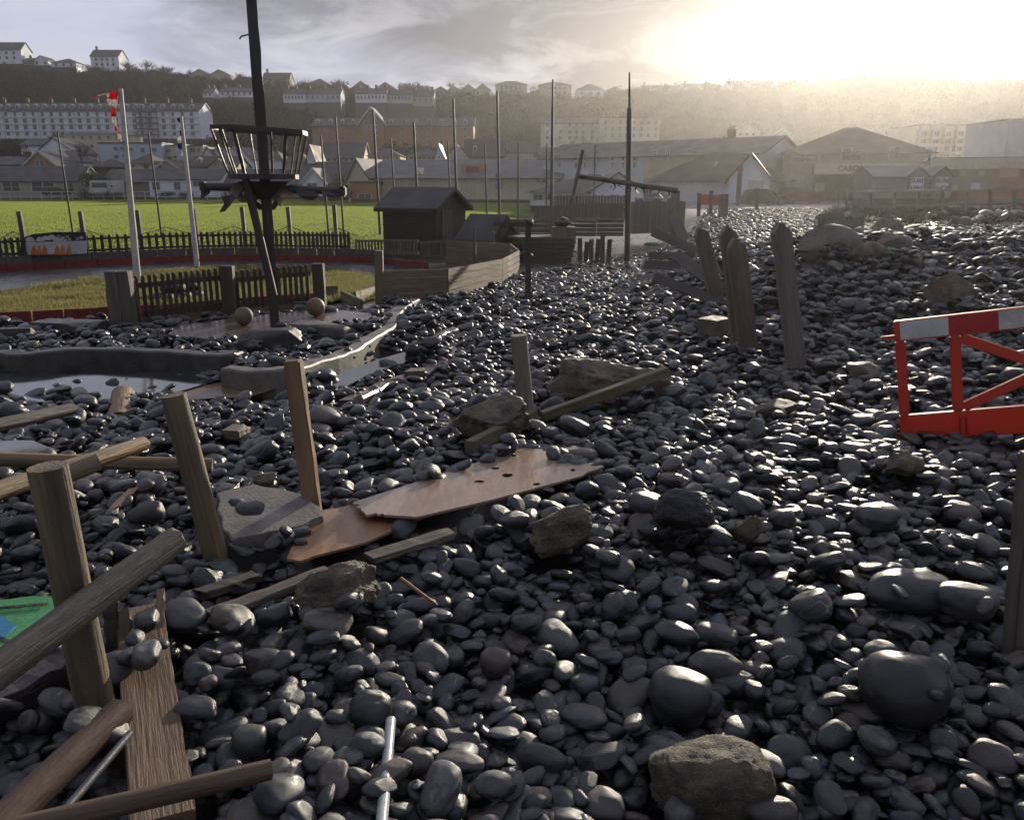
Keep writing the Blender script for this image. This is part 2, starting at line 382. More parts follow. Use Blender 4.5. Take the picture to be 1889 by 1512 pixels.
def field_grass():
    r = np.random.default_rng(2); P = []
    for y in np.arange(31, 148, 2.0):
        xl, xr = -y * .66 - 3, np.interp(y, [31, 36, 48, 70, 120, 140, 148], [-18, -4, -1, 0, 2, -12, -38])
        for x in np.arange(xl, xr, 2.0): P.append((x + r.uniform(-.3, .3), y + r.uniform(-.3, .3), .02))
    P = np.array(P); n = len(P); s = np.interp(P[:, 1], [30, 60, 140], [1., 1.1, 1.25]) * (1 + .22 * fbm2(P[:, 0], P[:, 1], .09, 1.3))
    gn_scatter('grass', P, np.stack([np.zeros(n), np.zeros(n), r.integers(0, 4, n) * math.pi / 2], -1), np.stack([np.ones(n) * 1.05, np.ones(n) * 1.05, s * .9], -1), r.integers(0, 3, n),
               [grass_patch('grass_kind%d' % i, i, 2.1, 420, .07, .012, M_grass) for i in range(3)], label='bright green mown grass of the sports field', cat='grass')
field_grass()
# ------------------------------------------------------------------ shingle: pebbles dropped one by one onto the ground until they rest
def pebble_material(nm='wet_grey_pebble', r0=.27, r1=.56):
    m = bpy.data.materials.new(nm); m.use_nodes = True; nt = m.node_tree; N = nt.nodes; L = nt.links; b = N['Principled BSDF']
    oi = N.new('ShaderNodeObjectInfo'); tc = N.new('ShaderNodeTexCoord')
    sc = N.new('ShaderNodeVectorMath'); sc.operation = 'SCALE'; sc.inputs[0].default_value = (71, 37, 53); L.new(oi.outputs['Random'], sc.inputs['Scale'])
    av = N.new('ShaderNodeVectorMath'); av.operation = 'ADD'; L.new(tc.outputs['Object'], av.inputs[0]); L.new(sc.outputs[0], av.inputs[1])
    cr = N.new('ShaderNodeValToRGB'); L.new(oi.outputs['Random'], cr.inputs[0]); e = cr.color_ramp.elements
    cols = [(0, (0.0168, 0.0175, 0.0189)), (.20, (0.0277, 0.0290, 0.0320)), (.40, (0.0217, 0.0251, 0.0301)), (.55, (0.0415, 0.0417, 0.0425)), (.68, (0.0257, 0.0271, 0.0282)), (.78, (0.0544, 0.0523, 0.0499)), (.86, (0.0297, 0.0300, 0.0312)), (.91, (0.0435, 0.0329, 0.0320)), (.955, (0.0742, 0.0638, 0.0517)), (.975, (0.0395, 0.0348, 0.0282)), (1, (0.0336, 0.0348, 0.0358))]
    e[0].position = 0; e[0].color = cols[0][1] + (1,); e[1].position = 1; e[1].color = cols[-1][1] + (1,)
    for p, c in cols[1:-1]: k = e.new(p); k.color = c + (1,)
    def nz(s, d):
        n = N.new('ShaderNodeTexNoise'); n.inputs['Scale'].default_value = s; n.inputs['Detail'].default_value = d; n.inputs['Roughness'].default_value = .6; L.new(av.outputs[0], n.inputs['Vector']); return n.outputs['Fac']
    def mr(v, a, bb, c, d):
        n = N.new('ShaderNodeMapRange'); n.inputs[1].default_value = a; n.inputs[2].default_value = bb; n.inputs[3].default_value = c; n.inputs[4].default_value = d; L.new(v, n.inputs[0]); return n.outputs[0]
    blot, fine = nz(1.3, 4), nz(26, 4)
    mul = N.new('ShaderNodeMath'); mul.operation = 'MULTIPLY'; L.new(mr(blot, .3, .7, .7, 1.75), mul.inputs[0]); L.new(mr(fine, .3, .7, .7, 1.35), mul.inputs[1])
    vs = N.new('ShaderNodeVectorMath'); vs.operation = 'SCALE'; L.new(cr.outputs[0], vs.inputs[0]); L.new(mul.outputs[0], vs.inputs['Scale'])
    def mth(op, a, c):
        n = N.new('ShaderNodeMath'); n.operation = op; n.use_clamp = op != 'ABSOLUTE'
        for i, q in enumerate((a, c)):
            if q is None: continue
            if isinstance(q, (int, float)): n.inputs[i].default_value = q
            else: L.new(q, n.inputs[i])
        return n.outputs[0]
    # some stones have dried in patches: paler and dull; a few carry pale quartz veins
    rnd2 = N.new('ShaderNodeMath'); rnd2.operation = 'FRACT'; L.new(mth('MULTIPLY', oi.outputs['Random'], 1.0), rnd2.inputs[0]); q7 = N.new('ShaderNodeMath'); q7.operation = 'MULTIPLY'; L.new(oi.outputs['Random'], q7.inputs[0]); q7.inputs[1].default_value = 17.3; L.new(q7.outputs[0], rnd2.inputs[0])
    dn = nz(.9, 3); dry = mr(dn, .50, .56, 0, 1); gate = mr(rnd2.outputs[0], .62, .66, 0, 1); dry = mth('MULTIPLY', dry, gate)
    vn = nz(.75, 0); va = N.new('ShaderNodeMath'); va.operation = 'SUBTRACT'; L.new(vn, va.inputs[0]); va.inputs[1].default_value = .5; vb = N.new('ShaderNodeMath'); vb.operation = 'ABSOLUTE'; L.new(va.outputs[0], vb.inputs[0])
    vein = mth('MULTIPLY', mr(vb.outputs[0], .003, .008, .8, 0), mr(rnd2.outputs[0], .05, .06, 1, 0))
    def mixc(f, a, c):
        n = N.new('ShaderNodeMix'); n.data_type = 'RGBA'; L.new(f, n.inputs[0]); L.new(a, n.inputs[6])
        if isinstance(c, tuple): n.inputs[7].default_value = c + (1,)
        else: L.new(c, n.inputs[7])
        return n.outputs[2]
    v2 = N.new('ShaderNodeVectorMath'); v2.operation = 'SCALE'; L.new(vs.outputs[0], v2.inputs[0]); v2.inputs['Scale'].default_value = 2.1
    colr = mixc(vein, mixc(dry, vs.outputs[0], v2.outputs[0]), (.22, .21, .20))
    L.new(colr, b.inputs['Base Color'])
    # wet film: patchily glossy
    rg = N.new('ShaderNodeMath'); rg.operation = 'MULTIPLY_ADD'; L.new(dry, rg.inputs[0]); rg.inputs[1].default_value = .28; L.new(mr(blot, .35, .65, r0, r1), rg.inputs[2]); L.new(rg.outputs[0], b.inputs['Roughness']); b.inputs['Specular IOR Level'].default_value = .5
    bp = N.new('ShaderNodeBump'); bp.inputs['Strength'].default_value = .22; bp.inputs['Distance'].default_value = .03; L.new(fine, bp.inputs['Height']); L.new(bp.outputs[0], b.inputs['Normal'])
    return m
M_peb = pebble_material()
def pebble_mesh(name, seed, mats, sub=3, ang=0.0):
    r = random.Random(seed); bm = bmesh.new(); bmesh.ops.create_icosphere(bm, subdivisions=sub, radius=1.0)
    e = r.uniform(.78, 1.0); egg = r.uniform(-.22, .22); skew = r.uniform(-.18, .18); o = Vector((r.uniform(0, 50), r.uniform(0, 50), r.uniform(0, 50))); pinch = r.uniform(-.12, .12)
    planes = [(Vector((r.gauss(0, 1), r.gauss(0, 1), r.gauss(0, 1))).normalized(), r.uniform(.62, .85)) for _ in range(int(ang * 10))]
    for v in bm.verts:
        p = v.co.copy()
        p = Vector([math.copysign(abs(c) ** e, c) for c in p])
        nrm = p.normalized()
        p = p * (1 + .15 * mnoise.noise(nrm * 1.05 + o) + .05 * mnoise.noise(nrm * 2.3 + o))
        k = 1 + egg * p.x; p.y *= k; p.z *= k * (1 + pinch * p.y); p.y += skew * p.x * p.x
        for n, d in planes:
            s = p.dot(n) - d
            if s > 0: p -= n * s * .93
        if ang: p += nrm * .03 * mnoise.noise(nrm * 6 + o)
        v.co = p
    xs = [max(abs(v.co[i]) for v in bm.verts) for i in range(3)]
    for v in bm.verts: v.co = Vector([v.co[i] / xs[i] for i in range(3)])
    me = bpy.data.meshes.new(name); bm.to_mesh(me); bm.free()
    for q in (mats if isinstance(mats, (list, tuple)) else [mats]): me.materials.append(q)
    me.polygons.foreach_set('use_smooth', [True] * len(me.polygons)); return me
NV = 18
PEB = [pebble_mesh('pebble_kind%d' % i, 100 + i, M_peb, 4, 0.0 if i < 15 else .6) for i in range(NV)]
M_wet = pebble_material('dripping_pebble', .09, .32); PEBW = []
for _p in PEB: _q = _p.copy(); _q.materials.clear(); _q.materials.append(M_wet); PEBW.append(_q)

CELL = .022
GX0, GX1, GY0, GY1 = -9.0, 12.5, 1.35, 21.0
gnx, gny = int((GX1 - GX0) / CELL), int((GY1 - GY0) / CELL)
gxs = GX0 + (np.arange(gnx) + .5) * CELL; gys = GY0 + (np.arange(gny) + .5) * CELL
GRID = H(*np.meshgrid(gxs, gys)).astype(np.float64)
GRID -= np.interp(gys, [0, 3, 5, 7, 9, 12, 14, 21], [.17, .16, .16, .16, .16, .20, .09, .08])[:, None]
DENS = np.ones_like(GRID) * np.interp(gys, [9, 12, 14], [1, .8, .55])[:, None]                      # how likely a pebble stays where it falls
def pip(poly, X, Y):
    inside = np.zeros(X.shape, bool); n = len(poly); j = n - 1
    for i in range(n):
        xi, yi = poly[i][0], poly[i][1]; xj, yj = poly[j][0], poly[j][1]
        c = ((yi > Y) != (yj > Y)) & (X < (xj - xi) * (Y - yi) / (yj - yi + 1e-12) + xi); inside ^= c; j = i
    return inside
def gmask(poly):
    xs = [p[0] for p in poly]; ys = [p[1] for p in poly]
    i0, i1 = max(0, int((min(xs) - GX0) / CELL) - 1), min(gnx, int((max(xs) - GX0) / CELL) + 2); j0, j1 = max(0, int((min(ys) - GY0) / CELL) - 1), min(gny, int((max(ys) - GY0) / CELL) + 2)
    if i1 <= i0 or j1 <= j0: return None
    X, Y = np.meshgrid(gxs[i0:i1], gys[j0:j1]); return (slice(j0, j1), slice(i0, i1)), pip(poly, X, Y)
def keep_clear(poly, dens=0.0, top=None):
    """thin out the pebbles inside a ground polygon; a solid thing there also raises the surface they land on"""
    r = gmask(poly)
    if r is None: return
    sl, m = r; d = DENS[sl]; d[m] = np.minimum(d[m], dens)
    if top is not None: g = GRID[sl]; g[m] = np.maximum(g[m], top)
def set_dens(poly, dens):
    r = gmask(poly)
    if r is not None: d = DENS[r[0]]; d[r[1]] = dens
PEBBLES = []          # x, y, z, euler, half axes, kind
def settle(x, y, a, b, c, eul, rise=1.0, record=True, kind=0, sink=.45):
    R = np.array(Euler(eul).to_matrix()); A = R @ np.diag([1 / a ** 2, 1 / b ** 2, 1 / c ** 2]) @ R.T
    Rm = max(a, b); k = int(Rm / CELL) + 1; ix, iy = int((x - GX0) / CELL), int((y - GY0) / CELL)
    if ix - k < 0 or iy - k < 0 or ix + k + 1 >= gnx or iy + k + 1 >= gny: return None
    dx = gxs[ix - k:ix + k + 1] - x; dy = (gys[iy - k:iy + k + 1] - y)[:, None]
    B = A[0, 2] * dx[None, :] + A[1, 2] * dy; Cc = A[0, 0] * dx[None, :] ** 2 + A[1, 1] * dy ** 2 + 2 * A[0, 1] * dx[None, :] * dy - 1
    D = B * B - A[2, 2] * Cc; m = D > 0
    if not m.any(): return None
    s = np.sqrt(np.where(m, D, 0)); lo = (-B - s) / A[2, 2]; hi = (-B + s) / A[2, 2]
    g = GRID[iy - k:iy + k + 1, ix - k:ix + k + 1]; t = (g - lo)[m]
    z = (1 - sink) * t.max() + sink * t.mean()
    return z, m, hi, (slice(iy - k, iy + k + 1), slice(ix - k, ix + k + 1))
def commit(z, m, hi, sl): g = GRID[sl]; g[m] = np.maximum(g[m], (z + hi)[m])
def clear_course():
    keep_clear([(p.x, p.y) for p in gl([(-400, 606), (230, 600), (262, 606), (440, 590), (690, 572), (702, 562), (826, 556), (926, 522), (957, 506), (985, 470), (990, 452), (-400, 452)])], 0)
def drop_all():
    r = random.Random(11); nr = np.random.default_rng(11)
    n = 80000; y = 1.45 + (20.6 - 1.45) * nr.random(n) ** np.where(np.arange(n) % 5 < 2, 1.3, .56)
    x = nr.uniform(-1, 1, n) * (y * .66 + .9); ok = (x > GX0 + .3) & (x < GX1 - .3); x, y = x[ok], y[ok]
    for it, (xx, yy) in enumerate(zip(x, y)):
        if it == int(len(x) * .86): heroes()
        ix, iy = int((xx - GX0) / CELL), int((yy - GY0) / CELL); d = DENS[iy, ix]
        if d <= 0 or r.random() > d: continue
        fx = (xx / max(yy, 1))
        L = math.exp(r.gauss(math.log(.038), .42))
        L *= np.interp(yy, [3, 9, 14], [1.0, 1.4, 1.75]);  L = max(L, .02 if yy < 6 else .04)
        L = min(max(L, .018), .10 if yy < 5 else .13)
        a = L; b = L * r.uniform(.58, .92); c = b * r.uniform(.36, .78)
        eul = (r.gauss(0, .26), r.gauss(0, .30), r.uniform(0, 6.283))
        best = None
        for t in range(4 if yy < 9 else 2):
            qx, qy = (xx, yy) if t == 0 else (xx + r.uniform(-1, 1) * L * 2.2, yy + r.uniform(-1, 1) * L * 2.2)
            jx, jy = int((qx - GX0) / CELL), int((qy - GY0) / CELL)
            if not (0 <= jx < gnx and 0 <= jy < gny) or DENS[jy, jx] <= 0: continue
            s = settle(qx, qy, a, b, c, eul)
            if s and (best is None or s[0] - Hs_fast(qx, qy) < best[1][0] - Hs_fast(best[0][0], best[0][1])): best = ((qx, qy), s)
        if best is None: continue
        (qx, qy), s = best
        if L < .034 and s[0] - Hs_fast(qx, qy) > .14: continue
        commit(*s)
        PEBBLES.append((qx, qy, s[0], eul, (a, b, c), r.randrange(NV)))
H0 = None
def Hs_fast(x, y): return H0[int((y - GY0) / CELL), int((x - GX0) / CELL)]
# ------------------------------------------------------------------ storm wreckage in the foreground
FWD = Vector((0, CP, -SP))
def ds(p): return (Vector(p) - Vector((0, 0, CAMZ))).dot(FWD) / FPX
def frame(p0, p1, up=(0, 0, 1)):
    z = (Vector(p1) - Vector(p0)).normalized(); u = Vector(up); y = (u - z * u.dot(z))
    if y.length < 1e-4: y = z.orthogonal()
    y.normalize(); x = y.cross(z); M = Matrix((x, y, z)).transposed(); return M.to_quaternion()
def place(name, me, p0, q, parent=None):
    l = Vector(p0) - (parent_loc(parent) if parent is not None else Vector((0, 0, 0)))
    return put(name, me, parent, l, quat=q)
def roundpole(name, p0, p1, r0, r1, m, parent=None, n=14, seed=0, knots=.05, bend=.0, seg=14, ragged=.0, up=(0, 0, 1)):
    r = random.Random(seed + int(abs(p0[0]) * 977)); Ln = (Vector(p1) - Vector(p0)).length; mb = MB(); vs = []; o = r.uniform(0, 60)
    for i in range(seg + 1):
        t = i / seg; R = r0 * (1 - t) + r1 * t; bx = bend * math.sin(t * math.pi) * Ln
        for k in range(n):
            w = 2 * math.pi * k / n; rr = R * (1 + knots * mnoise.noise(Vector((math.cos(w) * 1.2, math.sin(w) * 1.2, t * Ln * 2.5 + o))) + .5 * knots * mnoise.noise(Vector((math.cos(w) * 4, math.sin(w) * 4, t * Ln * 1.2 + o))))
            z = t * Ln
            if ragged and i == seg: z += r.uniform(-1, 1) * ragged
            vs.append((bx + rr * math.cos(w), rr * math.sin(w), z))
    fs = [(i * n + k, i * n + (k + 1) % n, (i + 1) * n + (k + 1) % n, (i + 1) * n + k) for i in range(seg) for k in range(n)] + [tuple(range(n - 1, -1, -1)), tuple(seg * n + k for k in range(n))]
    mb.add(vs, fs); me = mb.mesh(name, m, smooth=True)
    for p in list(me.polygons)[-2:]: p.use_smooth = False
    for e in me.edges: pass
    try: me.set_sharp_from_angle(angle=math.radians(50))
    except Exception: pass
    return place(name, me, p0, frame(p0, p1, up), parent)
def beam(name, p0, p1, w, t, m, parent=None, up=(0, 0, 1), rag=0.0, seg=8, jit=.006, point=0.0, seed=0, warp=0.0, bev=.004):
    """sawn timber: w across, t thick (along up), its own z along the length"""
    r = random.Random(seed + int(abs(p0[0] * 531 + p1[1] * 77))); Ln = (Vector(p1) - Vector(p0)).length; mb = MB(); vs = []
    for i in range(seg + 1):
        z = Ln * i / seg
        for k, (sx, sy) in enumerate(((-1, -1), (1, -1), (1, 1), (-1, 1))):
            zz = z + (r.uniform(-1, 1) * rag if i in (0, seg) else 0)
            vs.append((sx * w / 2 + r.uniform(-1, 1) * jit, sy * t / 2 + r.uniform(-1, 1) * jit * .5 + warp * math.sin(i / seg * 3.1), zz))
    fs = [(i * 4 + k, i * 4 + (k + 1) % 4, (i + 1) * 4 + (k + 1) % 4, (i + 1) * 4 + k) for i in range(seg) for k in range(4)] + [(3, 2, 1, 0)]
    if point:
        e = seg * 4; vs += [(0 + .08 * w, -t / 2, Ln + point), (0 + .08 * w, t / 2, Ln + point)]; a, b = len(vs) - 2, len(vs) - 1
        fs += [(e, e + 1, a), (e + 2, e + 3, b), (e + 1, e + 2, b, a), (e + 3, e, a, b)]
    else: fs += [tuple(seg * 4 + k for k in range(4))]
    mb.add(vs, fs); return place(name, mb.mesh(name, m, bevel=bev), p0, frame(p0, p1, up), parent)
def rock_mesh(name, seed, dims, m, cuts=9, rough=.10, sub=4, blocky=False):
    r = random.Random(seed); bm = bmesh.new()
    if blocky is True:
        bmesh.ops.create_cube(bm, size=2.0); bmesh.ops.subdivide_edges(bm, edges=bm.edges[:], cuts=9, use_grid_fill=True)
    else: bmesh.ops.create_icosphere(bm, subdivisions=sub, radius=1.15)
    o = Vector((r.uniform(0, 90), r.uniform(0, 90), r.uniform(0, 90)))
    planes = [(Vector((r.gauss(0, 1), r.gauss(0, 1), r.gauss(0, 1))).normalized(), r.uniform(.55, .95) + (.38 if blocky else 0)) for _ in range(cuts)]
    for v in bm.verts:
        p = v.co.copy()
        if blocky == 'round': p = Vector([math.copysign(abs(c) ** .62, c) for c in p])
        for n, d in planes:
            s = p.dot(n) - d
            if s > 0: p -= n * s
        nn = p.normalized()
        p += nn * (rough * mnoise.fractal(p * 1.6 + o, 1.0, 2.0, 5) + rough * .35 * mnoise.noise(p * 6 + o))
        v.co = p
    if blocky is True: bmesh.ops.smooth_vert(bm, verts=bm.verts[:], factor=.35)
    xs = [max(abs(v.co[i]) for v in bm.verts) for i in range(3)]
    for v in bm.verts: v.co = Vector([v.co[i] / xs[i] * dims[i] for i in range(3)])
    me = bpy.data.meshes.new(name); bm.to_mesh(me); bm.free(); me.materials.append(m)
    me.polygons.foreach_set('use_smooth', [True] * len(me.polygons))
    try: me.set_sharp_from_angle(angle=math.radians(38))
    except Exception: pass
    return me
def rock(name, label, cat, box, m, seed, depth=.8, hk=.62, sink=.35, rot=(0, 0, 0), cuts=9, rough=.10, blocky=False, sub=4, clear=True, group=None):
    """a stone that covers the given pixel box of the photograph, resting on the shingle"""
    x0, y0, x1, y1 = box; b = gp((x0 + x1) / 2, y1 - (y1 - y0) * .22); k = ds(b); hw = (x1 - x0) / 2 * k; hh = max((y1 - y0) * k * hk / 2 * 1.25, .03)
    o = put(name, rock_mesh(name, seed, (hw, hw * depth, hh), m, cuts, rough, sub, blocky), None, (b.x, b.y + hw * depth * .35, Hs(b.x, b.y) + hh * (1 - sink)), rot)
    tag(o, label, cat, group)
    if clear:
        n = 14; keep_clear([(o.location.x + hw * .8 * math.cos(6.283 * i / n), o.location.y + hw * depth * .8 * math.sin(6.283 * i / n)) for i in range(n)], 0, Hs(b.x, b.y) + hh * .7)
    return o
def linepoly(p0, p1, w):
    p0, p1 = Vector((p0[0], p0[1])), Vector((p1[0], p1[1])); d = (p1 - p0).normalized(); n = Vector((-d.y, d.x)) * w / 2
    return [p0 + n, p1 + n, p1 - n, p0 - n]
def upost(name, label, bpx, tpx, wpx, m, cat='post', square=None, dy=0.0, group=None, point=0.0, sunk=.25, taper=.97, seed=0, base=None):
    b = base or gp(*bpx); t = at(tpx[0], tpx[1], b.y + dy); r = wpx / 2 * ds((b + t) / 2); d = (t - b).normalized(); p0 = b - d * sunk
    if square: o = beam(name, p0, t, r * 2, r * 2 * square, m, up=(0, -1, 0), point=point, jit=.005, seed=seed, bev=.008)
    else: o = roundpole(name, p0, t, r, r * taper, m, seed=seed, knots=.06)
    keep_clear([(b.x + r * .9 * math.cos(i), b.y + r * .9 * math.sin(i)) for i in np.linspace(0, 6.28, 10)], 0)
    return tag(o, label, cat, group)
G_FP = None
upost('timber_post', 'thick round timber post in the near left corner, nearest to the camera', (182, 1335), (88, 860), 70, M_post, seed=1)
upost('timber_post', 'leaning round timber post beside the concrete slab with two pebbles on it', (397, 1022), (320, 728), 46, M_post, seed=2)
upost('timber_post', 'orange-brown split timber post standing behind the lower plywood sheet', (578, 942), (540, 664), 31, mat('orange_split_post', (.24, .155, .085), (.13, .085, .052), .6, 7, .35, WG, fine=40), square=.9, seed=3)
upost('timber_post', 'short pale grey post between the two broken concrete lumps', (972, 785), (957, 618), 32, mat('pale_grey_post', (.22, .19, .15), (.12, .10, .08), .65, 7, .4, WG, fine=40), seed=4)
upost('timber_post', 'dark brown post cut off by the right edge of the picture', (1884, 1182), (1916, 835), 52, M_greywood, square=.9, seed=5)

def rail(name, label, a, Ya, b, Yb, wpx, m, cat='pole', rnd=True, group=None, seed=0, ragged=0.0, bend=0.0, **k):
    p0 = at(a[0], a[1], Ya); p1 = at(b[0], b[1], Yb); r = wpx / 2 * ds((p0 + p1) / 2)
    o = roundpole(name, p0, p1, r * 1.03, r * .97, m, seed=seed, ragged=ragged, bend=bend) if rnd else beam(name, p0, p1, r * 2, r * .9, m, seed=seed, rag=ragged, **k)
    return tag(o, label, cat, group)
rail('fence_pole', 'grey split pole propped diagonally across the nearest round post', (-40, 1262), 2.0, (322, 996), 2.72, 58, M_greywood, seed=11, ragged=.01)
rail('fence_pole', 'long pale pole slanting behind the nearest post, end above the shingle', (-40, 918), 3.35, (264, 818), 4.4, 32, M_post, seed=12)
rail('fence_pole', 'short pole piece lashed under the long pale pole by the nearest post', (95, 885), 3.62, (182, 852), 3.75, 34, M_post, seed=19)
rail('fence_rail', 'half-round rail lying level behind the long pale pole and the second post', (-40, 846), 4.5, (392, 858), 4.75, 26, M_post, seed=13)
rail('fence_pole', 'weathered pole end poking in from the left edge above the level rail', (-40, 792), 5.2, (134, 754), 5.9, 24, M_greywood, seed=14)
rail('fence_pole', 'dark brown round pole lying across the foreground plank, sawn end pale', (30, 1528), 1.78, (500, 1418), 2.05, 40, mat('dark_brown_round_pole', (.14, .085, .045), (.07, .045, .028), .5, 6, .4, WG, fine=40, c3=(.05, .03, .02)), seed=15)
rail('fence_pole', 'red-brown round pole sloping up to the foot of the nearest post', (-30, 1548), 1.86, (222, 1312), 2.38, 62, mat('red_brown_pole', (.11, .062, .036), (.065, .04, .028), .6, 6, .35, WG, fine=40), seed=16)
rail('metal_rail', 'thin grey metal rail running under the foreground plank', (88, 1530), 1.90, (240, 1352), 2.30, 16, mat('grey_metal', (.16, .16, .17), (.10, .10, .105), .4, 5, .1, metal=.6), seed=17)
o = rail('log', 'short broken log with a rough dark end on the pebbles near the pool', (221, 782), 7.15, (228, 730), 7.9, 46, mat('broken_log', (.22, .13, .07), (.10, .06, .035), .7, 5, .8, WG, fine=30), seed=18, ragged=.03)

# the foreground plank and its upright boards
pk0, pk1 = gp(308, 1560) + Vector((0, 0, .07)), gp(262, 1165) + Vector((0, 0, .09))
o = beam('plank', pk0, pk1, .168, .045, M_plank, jit=.004, seg=14, rag=.01); tag(o, 'wide sawn brown plank running away from the camera, pebbles on its far end', 'plank')
keep_clear(linepoly(pk0, pk0.lerp(pk1, .78), .15), 0, 1.1); 
for px, nm, w, dz in ((214, 'short dark upright board leaning on the left edge of the foreground plank', .06, .16), (236, 'paler upright board end trapped between pebbles on the foreground plank', .05, .13)):
    b = gp(px, 1225) + Vector((0, 0, -.04)); o = beam('board', b, b + Vector((-.01, .04, dz + .12)), w, .022, M_dark if px < 220 else M_greywood, up=(0, -1, .2), rag=.012); tag(o, nm, 'board')
tag(beam('batten', gp(304, 1240) + Vector((0, 0, .02)), gp(302, 1150) + Vector((0, 0, .14)), .03, .05, M_plank, rag=.01), 'sunlit brown batten along the right edge of the foreground plank', 'batten')

def sheet(name, pts, thick, m, parent=None):
    mb = MB(); mb.prism(pts, (0, 0, -thick)); o = mb.build(name, m, parent, org=None if parent else sum((Vector(p) for p in pts), Vector()) / len(pts)); return o
def raggedge(a, b, n, amp, seed):
    r = random.Random(seed); a, b = Vector(a), Vector(b); nn = Vector((-(b - a).y, (b - a).x, 0)).normalized()
    return [a.lerp(b, (i + 1) / (n + 1)) + nn * r.uniform(-1, 1) * amp for i in range(n)]
# two plywood sheets, flat plate fitted through the ground below
def ply(name, label, px, zoff, rags, m, thick=.013):
    g = [gp(*p) for p in px]; A = np.array([[p.x, p.y, 1] for p in g]); c = np.linalg.lstsq(A, np.array([p.z for p in g]), rcond=None)[0]
    def hit(p):
        d = ray(*p); t = (c[2] + zoff - CAMZ) / (d.z - c[0] * d.x - c[1] * d.y); return Vector((0, 0, CAMZ)) + d * t
    q = [hit(p) for p in px]; out = []
    for i, p in enumerate(q):
        out.append(p); n = q[(i + 1) % len(q)]
        if i in rags: out += raggedge(p, n, rags[i][0], rags[i][1], i * 7 + 1)
    o = sheet(name, out, thick, m); tag(o, label, 'plywood sheet')
    cx = sum((p for p in q), Vector()) / len(q); sh = [cx + (p - cx) * .86 for p in q]
    keep_clear(sh, 0, max(p.z for p in q) - .03); return o, hit
lower = [(529, 1030), (562, 950), (642, 931), (760, 912), (850, 905), (820, 935), (760, 962), (674, 1000), (590, 1022), (555, 1034)]
upper = [(654, 925), (975, 822), (1011, 832), (1063, 850), (1114, 860), (1055, 882), (908, 921), (769, 953), (709, 949), (674, 947)]
ply('plywood_sheet', 'lower brown plywood sheet, half under the larger sheet, next to the slab', lower, .035, {1: (3, .012), 8: (2, .006)}, M_ply)
PLY_UP, UP_HIT = ply('plywood_sheet', 'large torn plywood sheet lying highest on the shingle, splintered far edge', upper, .062, {1: (5, .02), 2: (6, .035), 3: (7, .045), 4: (3, .02), 8: (5, .02), 9: (6, .02)}, mat('grey_sheen_plywood', (.31, .225, .17), (.23, .15, .105), .28, 2.6, .15, (1, .22, 1), spec=.5, fine=26, c3=(.28, .20, .16)))  # the sheen of the upper sheet is put into its paler, greyer colour
for i, (px, py, w, h) in enumerate(((936, 877, 9, 3.5), (1057, 867, 5, 2), (948, 840, 4, 1.5), (915, 864, 8, 1.6), (990, 893, 7, 1.6), (885, 888, 9, 1.8), (858, 858, 3, 1.2), (728, 962, 4, 1.5))):
    r_ = random.Random(i); pt = [UP_HIT((px + w * math.cos(t) * r_.uniform(.6, 1.2), py + h * math.sin(t) * r_.uniform(.6, 1.2))) for t in np.linspace(0, 6.283, 9, endpoint=False)]
    if i < 7: mb = MB(); mb.prism([p + Vector((0, 0, .0035)) for p in pt], (0, 0, -.002)); mb.build('hole_shade', mat('hole_dark', (.012, .009, .007), None, 1.0, 4, 0, spec=0), PLY_UP)  # thin dark plates painted in for the shade inside the torn holes
# concrete slab
sl = [(402, 938), (470, 917), (556, 938), (592, 958), (598, 975), (560, 990), (500, 1003), (430, 1020), (412, 1000)]
q = [gp(*p) + Vector((0, 0, .085)) for p in sl]; zz = sum(p.z for p in q) / len(q)
mb = MB(); up_ = []
for i, p in enumerate(q): up_ += [p] + raggedge(p, q[(i + 1) % len(q)], 3, .012, i)
mb.prism([Vector((p.x, p.y, zz + .02 * (p.y - q[0].y))) for p in up_], (0, 0, -.10)); tag(mb.build('concrete_slab', M_conc, org=(q[0].x, q[0].y, zz - .1), bevel=.006), 'flat broken concrete slab with two pebbles lying on top', 'slab')
keep_clear([(p.x, p.y) for p in q], 0, zz)
# boards among the near pebbles
for a, b, w, lab, zo in (((385, 1158), (608, 1072), 30, 'long dark board half buried, left of the brown rubble lump', .05), ((684, 1046), (832, 1000), 30, 'dark board end half buried below the large plywood sheet', .05), ((368, 1108), (476, 1072), 26, 'short black board stub under the leaning post and slab', .03)):
    p0, p1 = gp(*a) + Vector((0, 0, zo)), gp(*b) + Vector((0, 0, zo)); w_ = w * ds(p0) * 1.3
    tag(beam('board', p0, p1, w_, .03, M_greywood if 'black' not in lab else M_dark, rag=.015), lab, 'board'); keep_clear(linepoly(p0, p1, w_ * .8), 0, p0.z)
